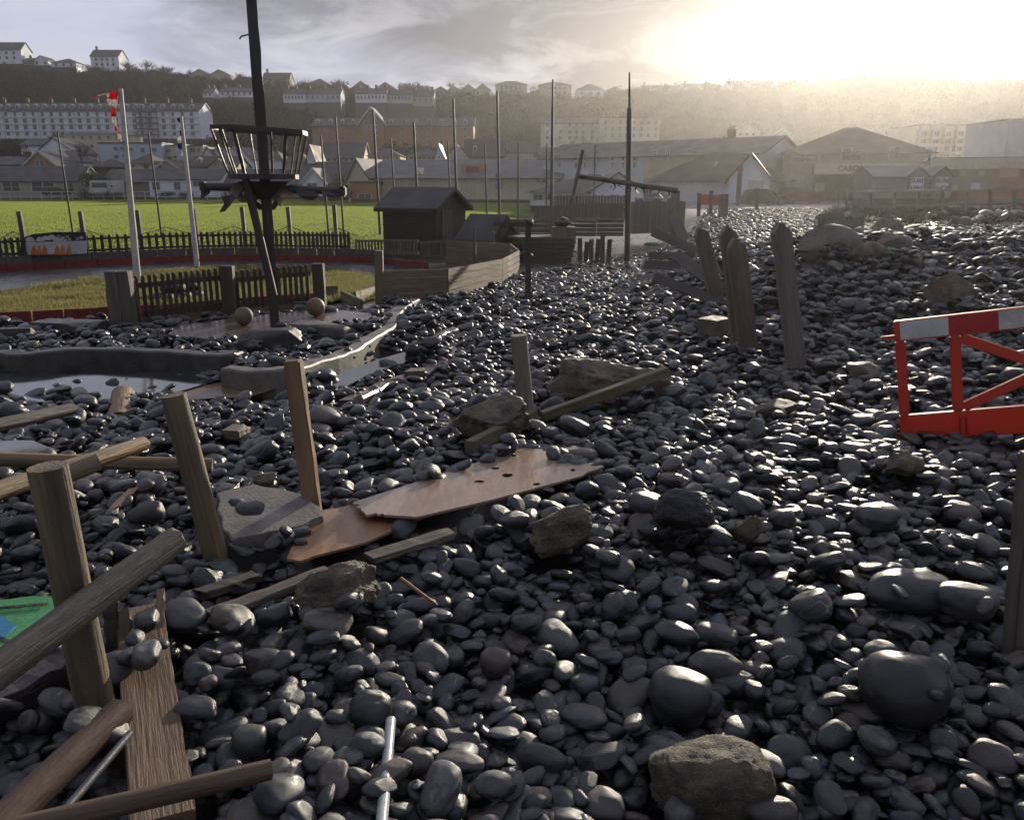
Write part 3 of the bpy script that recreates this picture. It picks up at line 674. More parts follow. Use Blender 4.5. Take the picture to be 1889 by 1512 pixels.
# thin slivers
for a, b, lab in (((132, 898), (222, 874), 'thin pale wood sliver lying behind the nearest post'), ((212, 960), (252, 930), 'split red-brown wood sliver on the pebbles near the slab')):
    p0, p1 = gp(*a) + Vector((0, 0, .07)), gp(*b) + Vector((0, 0, .10)); tag(beam('wood_sliver', p0, p1, .035, .012, M_ply, rag=.03), lab, 'wood sliver')
p0, p1 = gp(740, 1106) + Vector((0, 0, .10)), gp(808, 1140) + Vector((0, 0, .06))
tag(roundpole('twig', p0, p1, .009, .006, mat('orange_twig', (.22, .10, .04), (.12, .06, .03), .6, 9, .3, WG), knots=.3), 'small orange-brown twig among the near pebbles', 'twig')
p0, p1 = gp(722, 1352) + Vector((0, 0, .05)), gp(704, 1560) + Vector((0, 0, .05))
pp = tag(roundpole('pipe', p1, p0, .017, .017, mat('grey_white_plastic', (.42, .44, .44), (.30, .31, .31), .35, 4, .1), knots=.02, seg=8), 'pale grey plastic pipe at the bottom edge among pebbles', 'pipe')
# half-round rail lying in two pieces past the pale post
pa, pb, pc, pd = gp(866, 838) + Vector((0, 0, .05)), gp(985, 786) + Vector((0, 0, .10)), gp(1002, 780) + Vector((0, 0, .06)), at(1232, 684, gp(1002, 780).y + .25)
M_rail = mat('green_grey_rail', (.17, .14, .075), (.10, .085, .05), .6, 7, .35, WG, fine=40)
tag(beam('fence_rail', pa, pb, .07, .09, M_rail), 'near half of the snapped rail in front of the smaller concrete lump', 'rail'); tag(beam('fence_rail', pc, pd, .09, .075, M_rail), 'far half of the snapped rail leaning on the larger concrete lump', 'rail')
# painted board, sleeper and hose in the lower left corner
M_green = mat('green_paint', (.06, .28, .10), (.05, .21, .08), .6, 6, .2); M_cyan = mat('cyan_paint', (.06, .33, .46), (.05, .26, .36), .6, 6, .2); M_purp = mat('purple_black_timber', (.045, .028, .038), (.025, .018, .022), .5, 8, .5, WG, fine=40)
bd = [gp(*p) + Vector((0, 0, .02)) for p in ((-60, 1140), (60, 1112), (140, 1110), (150, 1190), (60, 1245), (-60, 1320))]; zb = max(p.z for p in bd)
root = thing('painted_board', 'green painted board with a cyan patch at the left edge', 'painted board', (bd[0].x, bd[0].y, zb - .03))
mb = MB(); mb.prism([Vector((p.x, p.y, zb)) for p in bd], (0, 0, -.03)); mb.build('board', M_green, root)
cy = [gp(*p) for p in ((-60, 1160), (0, 1152), (35, 1168), (0, 1198), (-60, 1230))]; mb = MB(); mb.prism([Vector((p.x, p.y, zb + .006)) for p in cy], (0, 0, -.005)); mb.build('cyan_patch', M_cyan, root)
for a, b in (((-60, 1155), (90, 1126)), ((-60, 1180), (40, 1205))):
    p0, p1 = gp(*a), gp(*b); mb = MB(); mb.prism([Vector((v.x, v.y, zb + .010)) for v in linepoly(p0, p1, .02)], (0, 0, -.003)); mb.build('black_stripe', M_black, root)
keep_clear([(p.x, p.y) for p in bd], .0, zb)
p0, p1 = gp(-60, 1345) + Vector((0, 0, .03)), gp(150, 1240) + Vector((0, 0, .04)); tag(beam('sleeper', p0, p1, .15, .12, M_purp, jit=.012, seg=12), 'dark purple-black cracked sleeper below the green painted board', 'sleeper'); keep_clear(linepoly(p0, p1, .15), 0, 1.03)
hp = [gp(*p) + Vector((0, 0, .09)) for p in ((-40, 1112), (30, 1098), (90, 1092), (130, 1108), (120, 1130))]; mb = MB(); mb.tube(hp, .012, 8); tag(mb.build('hose', M_black, org=hp[1], smooth=True), 'black hose looping beside the green painted board', 'hose')
# stones with a character of their own
rock('rubble_lump', 'brown rough rubble lump in front of the half-buried long board', 'rubble', (538, 1045, 706, 1156), M_rock, 3, .62, .72, .30, (.15, -.12, .35), 10, .16, sub=5)
rock('rubble_lump', 'pale brown oblong rubble lump to the right of the plywood sheets', 'rubble', (960, 938, 1106, 1032), M_rock, 8, .5, .7, .28, (.1, -.3, .45), 12, .14, sub=5)
rock('basalt_lump', 'black rough basalt lump in the middle of the near pebbles', 'rock', (1205, 912, 1322, 1008), M_black, 12, .85, .8, .25, (0, .1, .2), 7, .12, sub=5)
rock('broken_stone', 'broken buff stone with a jagged bright face beside the black lump', 'rock', (1350, 946, 1412, 1014), M_sand, 14, .7, .8, .3, (.2, .3, .1), 12, .14)
rock('sandy_block', 'rounded sandy concrete block at the bottom edge of the picture', 'block', (1195, 1388, 1432, 1512), M_sand, 21, .62, .85, .42, (.03, .04, .05), 5, .10, 'round', sub=5)
rock('flat_stone', 'flat rough stone lying left of the barrier among pebbles', 'rock', (1386, 728, 1480, 782), M_rock, 25, .7, .62, .3, (0, 0, .2), 9, .08)
rock('buff_stone', 'wet buff stone between the tall pointed post and the barrier', 'rock', (1560, 662, 1625, 712), M_boul, 27, .8, .8, .3, (0, .2, .3), 9)
rock('wet_stone', 'wet brown stone under the foot of the barrier', 'rock', (1620, 836, 1712, 885), M_rock, 29, .7, .7, .3, (0, 0, .5), 9)
rock('brown_slab_stone', 'upright brown stone behind the top rail of the barrier', 'rock', (1698, 522, 1806, 590), M_rock, 31, .5, .95, .3, (.1, 0, .1), 8, .06)
M_redc = mat('broken_red_concrete', (.185, .14, .105), (.10, .078, .062), .6, 4, .7, fine=35, bdist=.03, c3=(.06, .05, .042))
rock('concrete_lump', 'larger broken lump of red-brown concrete behind the pale post', 'concrete lump', (985, 662, 1245, 768), M_redc, 43, .42, .80, .36, (.0, .04, -.06), 14, .20, sub=5)
rock('concrete_lump', 'smaller broken lump of red-brown concrete left of the pale post', 'concrete lump', (832, 742, 990, 832), M_redc, 47, .46, .86, .30, (0, -.08, .12), 13, .18, sub=5)
for bx, lab, sd in (((1040, 618, 1066, 640), 'small square brown brick end behind the pale post', 51), ((982, 616, 1030, 644), 'wedge of dark concrete behind the pale post', 52), ((745, 683, 785, 702), 'small brown brick lying on the curved edging', 53), ((465, 872, 512, 900), 'pitted brown stone left of the orange-brown post', 54), ((1290, 590, 1345, 640), 'dark brick rubble at the foot of the leaning posts', 55), ((1210, 610, 1262, 640), 'low red rubble in the shingle left of the pointed posts', 56), ((412, 790, 458, 812), 'flat concrete bit on the level rail', 57)):
    rock('rubble_piece', lab, 'rubble', bx, M_redc if sd != 54 else M_rock, sd, .8, .8, .3, (0, 0, sd * .3), 6, .07, sd in (51, 53, 55, 57))
# boulders on the crest
for bx, lab, sd, m, dp, hk in (((1478, 424, 1592, 496), 'large pale smooth boulder on the crest right of the tall pointed post', 61, M_boul, .6, .85), ((1500, 402, 1568, 452), 'mossy grey boulder behind the large pale boulder', 62, mat('mossy_boulder', (.07, .075, .05), (.05, .05, .042), .8, 3, .6, fine=20), .8, .9), ((1560, 402, 1600, 436), 'rounded boulder at the back of the crest group', 63, M_concd, .8, 1.1), ((1598, 408, 1670, 448), 'weedy brown boulder with wrack on its top', 64, M_rock, .8, 1.0), ((1618, 436, 1684, 476), 'angular flat-topped boulder tilted to the right', 65, M_boul, .8, .9), ((1570, 452, 1640, 490), 'dark wedge-shaped boulder below the flat-topped one', 66, M_rock, .8, .9), ((1650, 462, 1712, 490), 'low slab stone half buried right of the boulders', 67, M_rock, .7, .8)):
    rock('boulder', lab, 'boulder', bx, m, sd, dp, hk, .3, (0, 0, (sd % 5) * .15 - .3), 8, .06)
# ------------------------------------------------------------------ crazy-golf course: pools, walls, paths (before the shingle is thrown over it)
M_water = mat('pool_water', (.020, .026, .028), (.03, .034, .034), .06, 1.5, .05, spec=.5, rvar=.02, fine=9, bdist=.01)
POOL1 = [(-60, 690), (60, 688), (200, 690), (400, 682), (405, 700), (330, 722), (220, 738), (120, 742), (-60, 738)]
POOL2 = [(545, 728), (600, 700), (660, 676), (700, 662), (760, 645), (795, 646), (770, 660), (735, 672), (680, 690), (640, 712), (590, 730)]
def pool(name, px, dz):
    g = [gp(*p) for p in px]; z = max(p.z for p in g) + dz; q = [atz(px_, py_, z) for px_, py_ in px]
    mb = MB(); n = len(q); c = sum(q, Vector()) / n; mb.add(q, [tuple(range(n))]); o = struct(mb.build(name, M_water, org=c, fixn=False))
    if o.data.polygons[0].normal.z < 0: o.data.flip_normals()
    keep_clear([(c.x + (p.x - c.x) * .97, c.y + (p.y - c.y) * .93) for p in q], .03, z - .05); return z
zp1 = pool('pool_water', POOL1, -.015); zp2 = pool('pool_water', POOL2, -.02)
def kerbwall(name, label, px, w, h, m, cat='wall', seed=0, zoff=0.0, n=36, rough=.014, hvar=None):
    """a low cast wall that follows a ground line"""
    P = smoothline(gl(px), n); mb = MB(); vs = []
    for i, p in enumerate(P):
        d = (P[min(i + 1, n - 1)] - P[max(i - 1, 0)]).normalized(); nr = Vector((-d.y, d.x)); hh = h if hvar is None else float(np.interp(i / (n - 1), np.linspace(0, 1, len(hvar)), hvar))
        z0 = Hs(p.x, p.y) - .15; z1 = Hs(p.x, p.y) + hh + zoff
        for a, z in ((-.5, z0), (-.5, z1 - .02), (-.42, z1), (.42, z1), (.5, z1 - .02), (.5, z0)):
            q = p + nr * a * w; e = mnoise.noise(Vector((q.x * 3, q.y * 3, z * 4 + seed))) * rough * 2; f = mnoise.noise(Vector((q.x * 9 + 5, q.y * 9, z * 7 + seed))) * rough
            vs.append((q.x + e, q.y + f, z + (f if z > z0 else 0)))
        keep_clear([p + nr * w * .7 + d * .08, p + nr * w * .5 - d * .08, p - nr * w * .5 - d * .08, p - nr * w * .5 + d * .08], .0, z1 - .03)
    fs = [(i * 6 + k, i * 6 + k + 1, (i + 1) * 6 + k + 1, (i + 1) * 6 + k) for i in range(n - 1) for k in range(5)] + [(5, 4, 3, 2, 1, 0), tuple((n - 1) * 6 + k for k in range(6))]
    mb.add(vs, fs); c = P[n // 2]; return tag(mb.build(name, m, org=(c.x, c.y, Hs(c.x, c.y))), label, cat)
kerbwall('pool_wall', 'curved dark concrete wall behind the left pool', [(-40, 680), (30, 694), (150, 684), (290, 688), (400, 696), (440, 690)], .18, .27, M_concd, seed=1)
kerbwall('pool_wall', 'low wavy concrete wall beside the right pool, sunlit end', [(420, 712), (500, 716), (570, 702), (640, 676), (690, 645), (722, 622), (735, 602)], .19, .20, M_conc, seed=2)
kerbwall('pool_wall', 'short concrete kerb bending away at the end of the wavy wall', [(716, 606), (745, 580), (768, 566)], .24, .18, M_conc, seed=3, n=12)
kerbwall('path_edging', 'S-shaped pale concrete edging curling through the pebbles', [(640, 745), (720, 705), (790, 686), (836, 664), (832, 646), (808, 632), (812, 618), (840, 608)], .16, .035, M_pinkc, 'edging', seed=4)
kerbwall('path_edging', 'straight red edging slab behind the pale post', [(960, 668), (990, 650), (1030, 636)], .22, .06, M_pinkc, 'edging', seed=5, n=10)
kerbwall('path_edging', 'straight concrete edging half covered left of the smaller lump', [(612, 798), (720, 790), (830, 778)], .14, -.01, M_pinkc, 'edging', seed=6, n=12)
kerbwall('path_edging', 'low timber edging along the far left of the rubble bed', [(-40, 632), (90, 618), (190, 606), (230, 610)], .10, .08, M_dark, 'edging', seed=7, n=14)
kerbwall('path_edging', 'curved wet edging beyond the curved timber wall', [(985, 462), (1040, 462), (1078, 470), (1082, 482), (1050, 490)], .25, .06, M_pinkc, 'edging', seed=8, n=18)
def patch(name, px, off, m, dens):
    q = gl(px); n = len(q); c = sum(q, Vector()) / n; mb = MB(); vs = []; k = 7
    for i in range(n * 4):
        a = q[i // 4].lerp(q[(i // 4 + 1) % n], (i % 4) / 4)
        for j in range(k): p = c.lerp(a, (j + 1) / k); vs.append((p.x, p.y, Hs(p.x, p.y) + off))
    ci = len(vs); vs.append((c.x, c.y, Hs(c.x, c.y) + off)); N4 = n * 4; fs = []
    for i in range(N4):
        i2 = (i + 1) % N4; fs.append((ci, i * k, i2 * k)); fs += [(i * k + j, i * k + j + 1, i2 * k + j + 1, i2 * k + j) for j in range(k - 1)]
    mb.add(vs, fs); o = struct(mb.build(name, m, smooth=True)); keep_clear([(p.x, p.y) for p in q], dens); return o
patch('path', [(590, 770), (700, 735), (860, 690), (960, 660), (985, 690), (950, 745), (830, 800), (700, 800)], -.045, M_pinkc, .86)
patch('path', [(330, 712), (470, 706), (520, 716), (450, 735), (340, 738)], .006, mat('wet_orange_sand', (.16, .085, .04), (.11, .062, .035), .3, 3, .1), .25)
patch('path', [(-60, 822), (60, 812), (110, 830), (70, 850), (-60, 862)], .0, mat('wet_purple_path', (.05, .034, .036), (.035, .028, .03), .12, 2, .08, spec=.6), .45)
patch('path', [(1010, 452), (1230, 428), (1330, 432), (1330, 470), (1180, 492), (1060, 500)], .012, M_pinkc, .35)
# raised red platform under the mast
pl = [(262, 612), (330, 600), (440, 585), (560, 574), (640, 573), (690, 578), (682, 588), (640, 598), (585, 612), (530, 632), (470, 630), (430, 622), (330, 626)]
q = [gp(*p) for p in pl]; zpl = sum(p.z for p in q) / len(q) + .12; q = [atz(px_, py_, zpl) for px_, py_ in pl]; out = []
for i, p in enumerate(q): out += [p] + raggedge(p, q[(i + 1) % len(q)], 2, .03, i + 3)
mb = MB(); mb.prism(out, (0, 0, -.42)); tag(mb.build('platform', M_pinkc, org=(q[0].x, q[0].y, zpl - .42), bevel=.01), 'wet red concrete platform under the tall dark mast', 'platform'); keep_clear([(p.x, p.y) for p in q], .0, zpl)
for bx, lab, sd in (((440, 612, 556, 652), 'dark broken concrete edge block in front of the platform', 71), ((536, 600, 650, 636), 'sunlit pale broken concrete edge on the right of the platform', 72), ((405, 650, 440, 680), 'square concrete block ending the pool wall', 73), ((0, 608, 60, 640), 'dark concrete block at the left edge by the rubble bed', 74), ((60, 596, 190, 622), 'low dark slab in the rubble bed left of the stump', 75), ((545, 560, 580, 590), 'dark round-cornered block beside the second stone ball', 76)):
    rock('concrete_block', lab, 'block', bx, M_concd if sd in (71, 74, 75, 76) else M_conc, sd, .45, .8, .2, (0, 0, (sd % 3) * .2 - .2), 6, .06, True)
for px, py, lab in ((451, 584, 'stone ball on the platform left of the mast'), (583, 567, 'second stone ball on the platform right of the mast')):
    b = atz(px, py + 16, zpl); r = 17 * ds(b); mb = MB(); mb.lathe([(.02, 0)] + [(r * math.sin(a), r - r * math.cos(a)) for a in np.linspace(.25, 3.0, 14)] + [(.005, 2 * r)], 24, b); tag(mb.build('stone_ball', mat('stone_ball', (.20, .15, .10), (.13, .10, .07), .65, 3, .3), org=b, smooth=True), lab, 'stone ball')
for pl_, dn_ in (([(-60, 678), (120, 676), (410, 680), (395, 705), (310, 722), (-60, 736)], .04), ([(585, 708), (640, 680), (720, 648), (780, 645), (770, 655), (700, 680), (640, 706)], .05), ([(430, 716), (560, 706), (560, 740), (420, 745)], .2)):
    keep_clear([(p.x, p.y) for p in gl(pl_)], dn_)
# kart track, island and kerbs
M_asph = mat('wet_asphalt', (.050, .052, .062), (.036, .038, .046), .30, .8, .15, spec=.5, fine=14)
far_kerb = [(-120, 512), (0, 502), (150, 493), (320, 484), (450, 481), (560, 482), (650, 484), (720, 489), (790, 497)]
isl_edge = [(-120, 564), (0, 547), (120, 524), (250, 508), (380, 497), (520, 494), (620, 502), (680, 516), (693, 530)]
ribbon('track', smoothline(gl(far_kerb), 50), smoothline(gl([(-120, 575), (0, 555), (120, 530), (250, 516), (380, 508), (520, 508), (620, 514), (690, 540), (720, 560)]), 50), .012, M_asph, 50, 8)
ribbon('track', smoothline(gl([(640, 486), (720, 490), (800, 497), (900, 490), (960, 480)]), 20), smoothline(gl([(640, 516), (700, 550), (780, 560), (900, 520), (960, 505)]), 20), .010, M_asph, 20, 6)
isl = smoothline(gl(isl_edge), 50); isl2 = smoothline(gl([(-120, 612), (0, 600), (120, 592), (250, 582), (380, 574), (520, 566), (600, 560), (660, 552), (693, 545)]), 50)
ribbon('grass_island', isl, isl2, .05, M_field, 50, 8)
def island_grass():
    r = np.random.default_rng(8); n = 1500; i = r.integers(0, 50, n); t = r.random(n) * .97 + .02
    a = np.array([tuple(p) for p in isl])[i]; b = np.array([tuple(p) for p in isl2])[i]; P = a * (1 - t[:, None]) + b * t[:, None] + r.normal(0, .12, (n, 2)); z = H(P[:, 0], P[:, 1]) + .04
    gn_scatter('grass', np.column_stack([P, z]), np.column_stack([np.zeros((n, 2)), r.uniform(0, 6.28, n)]), np.column_stack([np.ones((n, 2)), r.uniform(.6, 1.5, n)]), r.integers(0, 3, n), [grass_patch('tuft_kind%d' % k, 50 + k, .55, 130, .10, .007, M_dry) for k in range(3)], label='rough yellow-green grass on the island inside the kart track', cat='grass')
island_grass()
M_redk = mat('red_painted_board', (.22, .022, .018), (.13, .018, .015), .55, 5, .2, fine=30); M_greyk = mat('grey_kerb_board', (.10, .09, .08), (.06, .055, .05), .7, 5, .3, fine=30)
def boardrun(name, label, pts, h, t, m, nb, cat='kerb', group=None, z0=0.0, part='board'):
    """boards set on edge end to end along a ground line: each board a part"""
    P = smoothline(pts, nb + 1); c = P[nb // 2]; root = thing(name, label, cat, (c.x, c.y, Hs(c.x, c.y)), group=group)
    for a, b in zip(P, P[1:]):
        za, zb_ = Hs(a.x, a.y) + z0, Hs(b.x, b.y) + z0; d = (b - a).normalized() * .012; p0 = Vector((a.x + d.x, a.y + d.y, za + h / 2)); p1 = Vector((b.x - d.x, b.y - d.y, zb_ + h / 2)); beam(part, p0, p1, t, h, m, root, seg=3, jit=.004)
    return root
boardrun('track_kerb', 'dark red kerb boards along the far side of the kart track', gl(far_kerb), .22, .06, M_redk, 22)
gk = gl(far_kerb[:-1]); boardrun('kerb_wall', 'grey boards above the red kerb under the far picket fence', [Vector((p.x, p.y + .16, 0)) for p in gk], .46, .08, M_greyk, 20)
boardrun('track_kerb', 'red kerb boards on the near side of the grass island, behind the near picket fence', gl([(-120, 610), (0, 602), (120, 596), (212, 589), (300, 586), (420, 574), (520, 566), (600, 561)]), .24, .05, M_redk, 14)
# black rubber edging with pale slabs between island and track
def edging():
    P = smoothline(gl(isl_edge), 46); root = thing('rubber_edging', 'black rubber edging strip between grass island and wet track', 'edging', (P[23].x, P[23].y, Hs(P[23].x, P[23].y)))
    mb = MB(); mb.tube([(p.x, p.y, Hs(p.x, p.y) + .06) for p in P], .055, 6); mb.build('strip', M_black, root, smooth=True)
    r = random.Random(4)
    for i in range(2, 44, 2):
        p = P[i]; d = (P[i + 1] - p).normalized(); q_ = Vector((p.x + d.y * .16, p.y - d.x * .16, Hs(p.x, p.y) + .09)); me = rock_mesh('slab', 300 + i, (.26 * r.uniform(.7, 1.2), .12, .035), M_conc if i % 3 else M_black, 4, .05, 2)
        put('slab', me, root, q_ - root.location, (r.uniform(-.15, .15), r.uniform(-.15, .15), math.atan2(d.y, d.x)))
edging()
# tyres piled behind the near fence
for k, (px, py, dz) in enumerate(((300, 560, 0), (330, 556, 0), (356, 553, 0), (322, 556, .17), (348, 552, .17))):
    b = gp(px, py); b.z += dz + .04; mb = MB(); R, r_ = .20, .085
    vs = [(b.x + (R + r_ * math.cos(v)) * math.cos(u), b.y + (R + r_ * math.cos(v)) * math.sin(u), b.z + r_ + r_ * math.sin(v)) for u in np.linspace(0, 6.283, 20, endpoint=False) for v in np.linspace(0, 6.283, 8, endpoint=False)]
    mb.add(vs, [(i * 8 + j, i * 8 + (j + 1) % 8, ((i + 1) % 20) * 8 + (j + 1) % 8, ((i + 1) % 20) * 8 + j) for i in range(20) for j in range(8)]); tag(mb.build('tyre', M_black, org=b, smooth=True), 'black tyre piled on the island behind the near picket fence', 'tyre', 'tyres piled behind the near fence')
# ------------------------------------------------------------------ things standing on and around the course
# pointed groyne posts and fallen boards
M_gp = mat('brown_groyne_timber', (.17, .128, .096), (.09, .07, .056), .6, 6, .45, WG, fine=40)
for b, t, w, lab, sd in (((1469, 682), (1441, 428), 31, 'tallest pointed timber post, right of the leaning group', 1), ((1383, 660), (1358, 456), 31, 'pointed timber post with a pale lower end, front of the leaning group', 2), ((1366, 640), (1343, 432), 28, 'pointed timber post directly behind the pale-ended one', 3), ((1325, 560), (1294, 432), 24, 'dark pointed post leaning left in the fallen board group', 4)):
    upost('groyne_post', lab, b, t, w, M_gp if sd != 1 else mat('grey_groyne_timber', (.19, .165, .14), (.10, .088, .078), .65, 9, .8, (1, 1, .06), fine=60), square=.9, point=.11, seed=20 + sd, cat='post')
def lay(name, lab, a, b, w, za, zb_, m=M_dark, cat='board', t=.05):
    p0 = gp(*a) + Vector((0, 0, za)); p1 = at(b[0], b[1], p0.y + 1.0 + (a[1] - b[1]) * .004); ww = w * ds(p0); tag(beam(name, p0, p1, ww, t, m, up=(0, -1, .25), rag=.03, jit=.01), lab, cat)
lay('groyne_board', 'lowest fallen groyne board slanting down to the right in the shingle', (1345, 562), (1208, 512), 18, .0, 0)
lay('groyne_board', 'wide fallen groyne board crossing behind the left-leaning post', (1340, 540), (1246, 470), 24, .0, 0)
lay('groyne_board', 'fallen groyne board with a bright wet upper edge', (1292, 470), (1206, 428), 18, .05, 0)
lay('groyne_board', 'upper of two level fallen boards left of the leaning posts', (1282, 476), (1196, 472), 14, .05, 0)
lay('groyne_board', 'lower of two level fallen boards left of the leaning posts', (1282, 494), (1190, 488), 16, .03, 0)
lay('groyne_board', 'broad board leaning upright at the far end of the fallen group', (1264, 446), (1238, 392), 22, .0, 0)
lay('groyne_board', 'short board sticking up between the fallen boards and the posts', (1330, 520), (1300, 448), 16, .0, 0)
gpx = gp(1208, 452); tag(put('green_netting', rock_mesh('green_netting', 5, (.55, .3, .09), mat('green_plastic', (.03, .26, .11), (.02, .17, .07), .45, 6, .4), 8, .35, 4), None, gpx + Vector((0, 0, .05)), (0, 0, .1)), 'crumpled green plastic netting beside the right mast', 'netting')

# the red and white road barrier
def barrier():
    O = at(1649, 592, 6.25); a = math.radians(9.5); ps = math.radians(16); ex = Vector((math.cos(a) * math.cos(ps), -math.sin(ps) * math.cos(a), math.sin(a))).normalized(); ez = (Vector((0, -.06, 1)) - ex * Vector((0, -.06, 1)).dot(ex)).normalized(); ey = ez.cross(ex)
    Hh = .92; base = O - ez * Hh
    root = thing('road_barrier', 'orange-red plastic road barrier with white and red reflective top', 'barrier', base); root.rotation_mode = 'QUATERNION'; root.rotation_quaternion = Matrix((ex, ey, ez)).transposed().to_quaternion()
    mo = mat('orange_red_plastic', (.50, .095, .06), (.42, .075, .045), .5, 3, .06, fine=60, c3=(.42, .10, .07), trans=(.42, .075, .03)); mw = mat('white_reflective', (.62, .62, .60), (.42, .41, .39), .35, 5, .05, fine=90); mr_ = mat('red_reflective', (.48, .025, .03), (.40, .02, .025), .35, 30, .05, fine=90)
    def bx(nm, x0, x1, z0, z1, m, y0=-.022, y1=.022, bev=.006): MB().box(((x0 + x1) / 2, (y0 + y1) / 2, (z0 + z1) / 2), (x1 - x0, y1 - y0, z1 - z0)).build(nm, m, root, local=True, bevel=bev)
    bx('top_board', 0, 2.0, .765, .92, mo); bx('bottom_board', 0, 2.0, -.02, .19, mo)
    for x in (0, .365, 1.565, 1.93): bx('upright', x, x + .07, .192, .763, mo)
    bx('rib', .44, .455, .01, .15, mo, -.034, -.024); bx('rib', .40, .415, .01, .15, mo, -.034, -.024)
    for s, x0, x1 in ((1, .44, 1.0), (1, 1.56, 1.0)):
        for z0 in (.74, .215):
            p0, p1 = Vector((x0, 0, z0)), Vector((x1, 0, .455)); d = (p1 - p0).normalized(); n = Vector((-d.z, 0, d.x)) * .036; mb = MB(); mb.prism([p0 + n + Vector((0, -.018, 0)), p1 + n + Vector((0, -.018, 0)), p1 - n + Vector((0, -.018, 0)), p0 - n + Vector((0, -.018, 0))], (0, .036, 0)); mb.build('diagonal_brace', mo, root, local=True, bevel=.005)
    for i in range(6): bx('reflective_panel', .035 + i * .322, .035 + (i + 1) * .322 - .002, .778, .912, mw if i % 2 == 0 else mr_, -.028, -.0225, 0)
    for z in (.80, .035): bx('hinge_peg', -.095, .004, z - .012, z + .014, mo, -.012, .012)
    mk = mat('black_rubber_foot', (.02, .02, .02), (.03, .03, .03), .7, 8, .4)
    for x in (.5, 1.5): MB().box((x, 0, -.06), (.12, .50, .11), taper=.8).build('foot', mk, root, local=True, bevel=.01)
barrier()

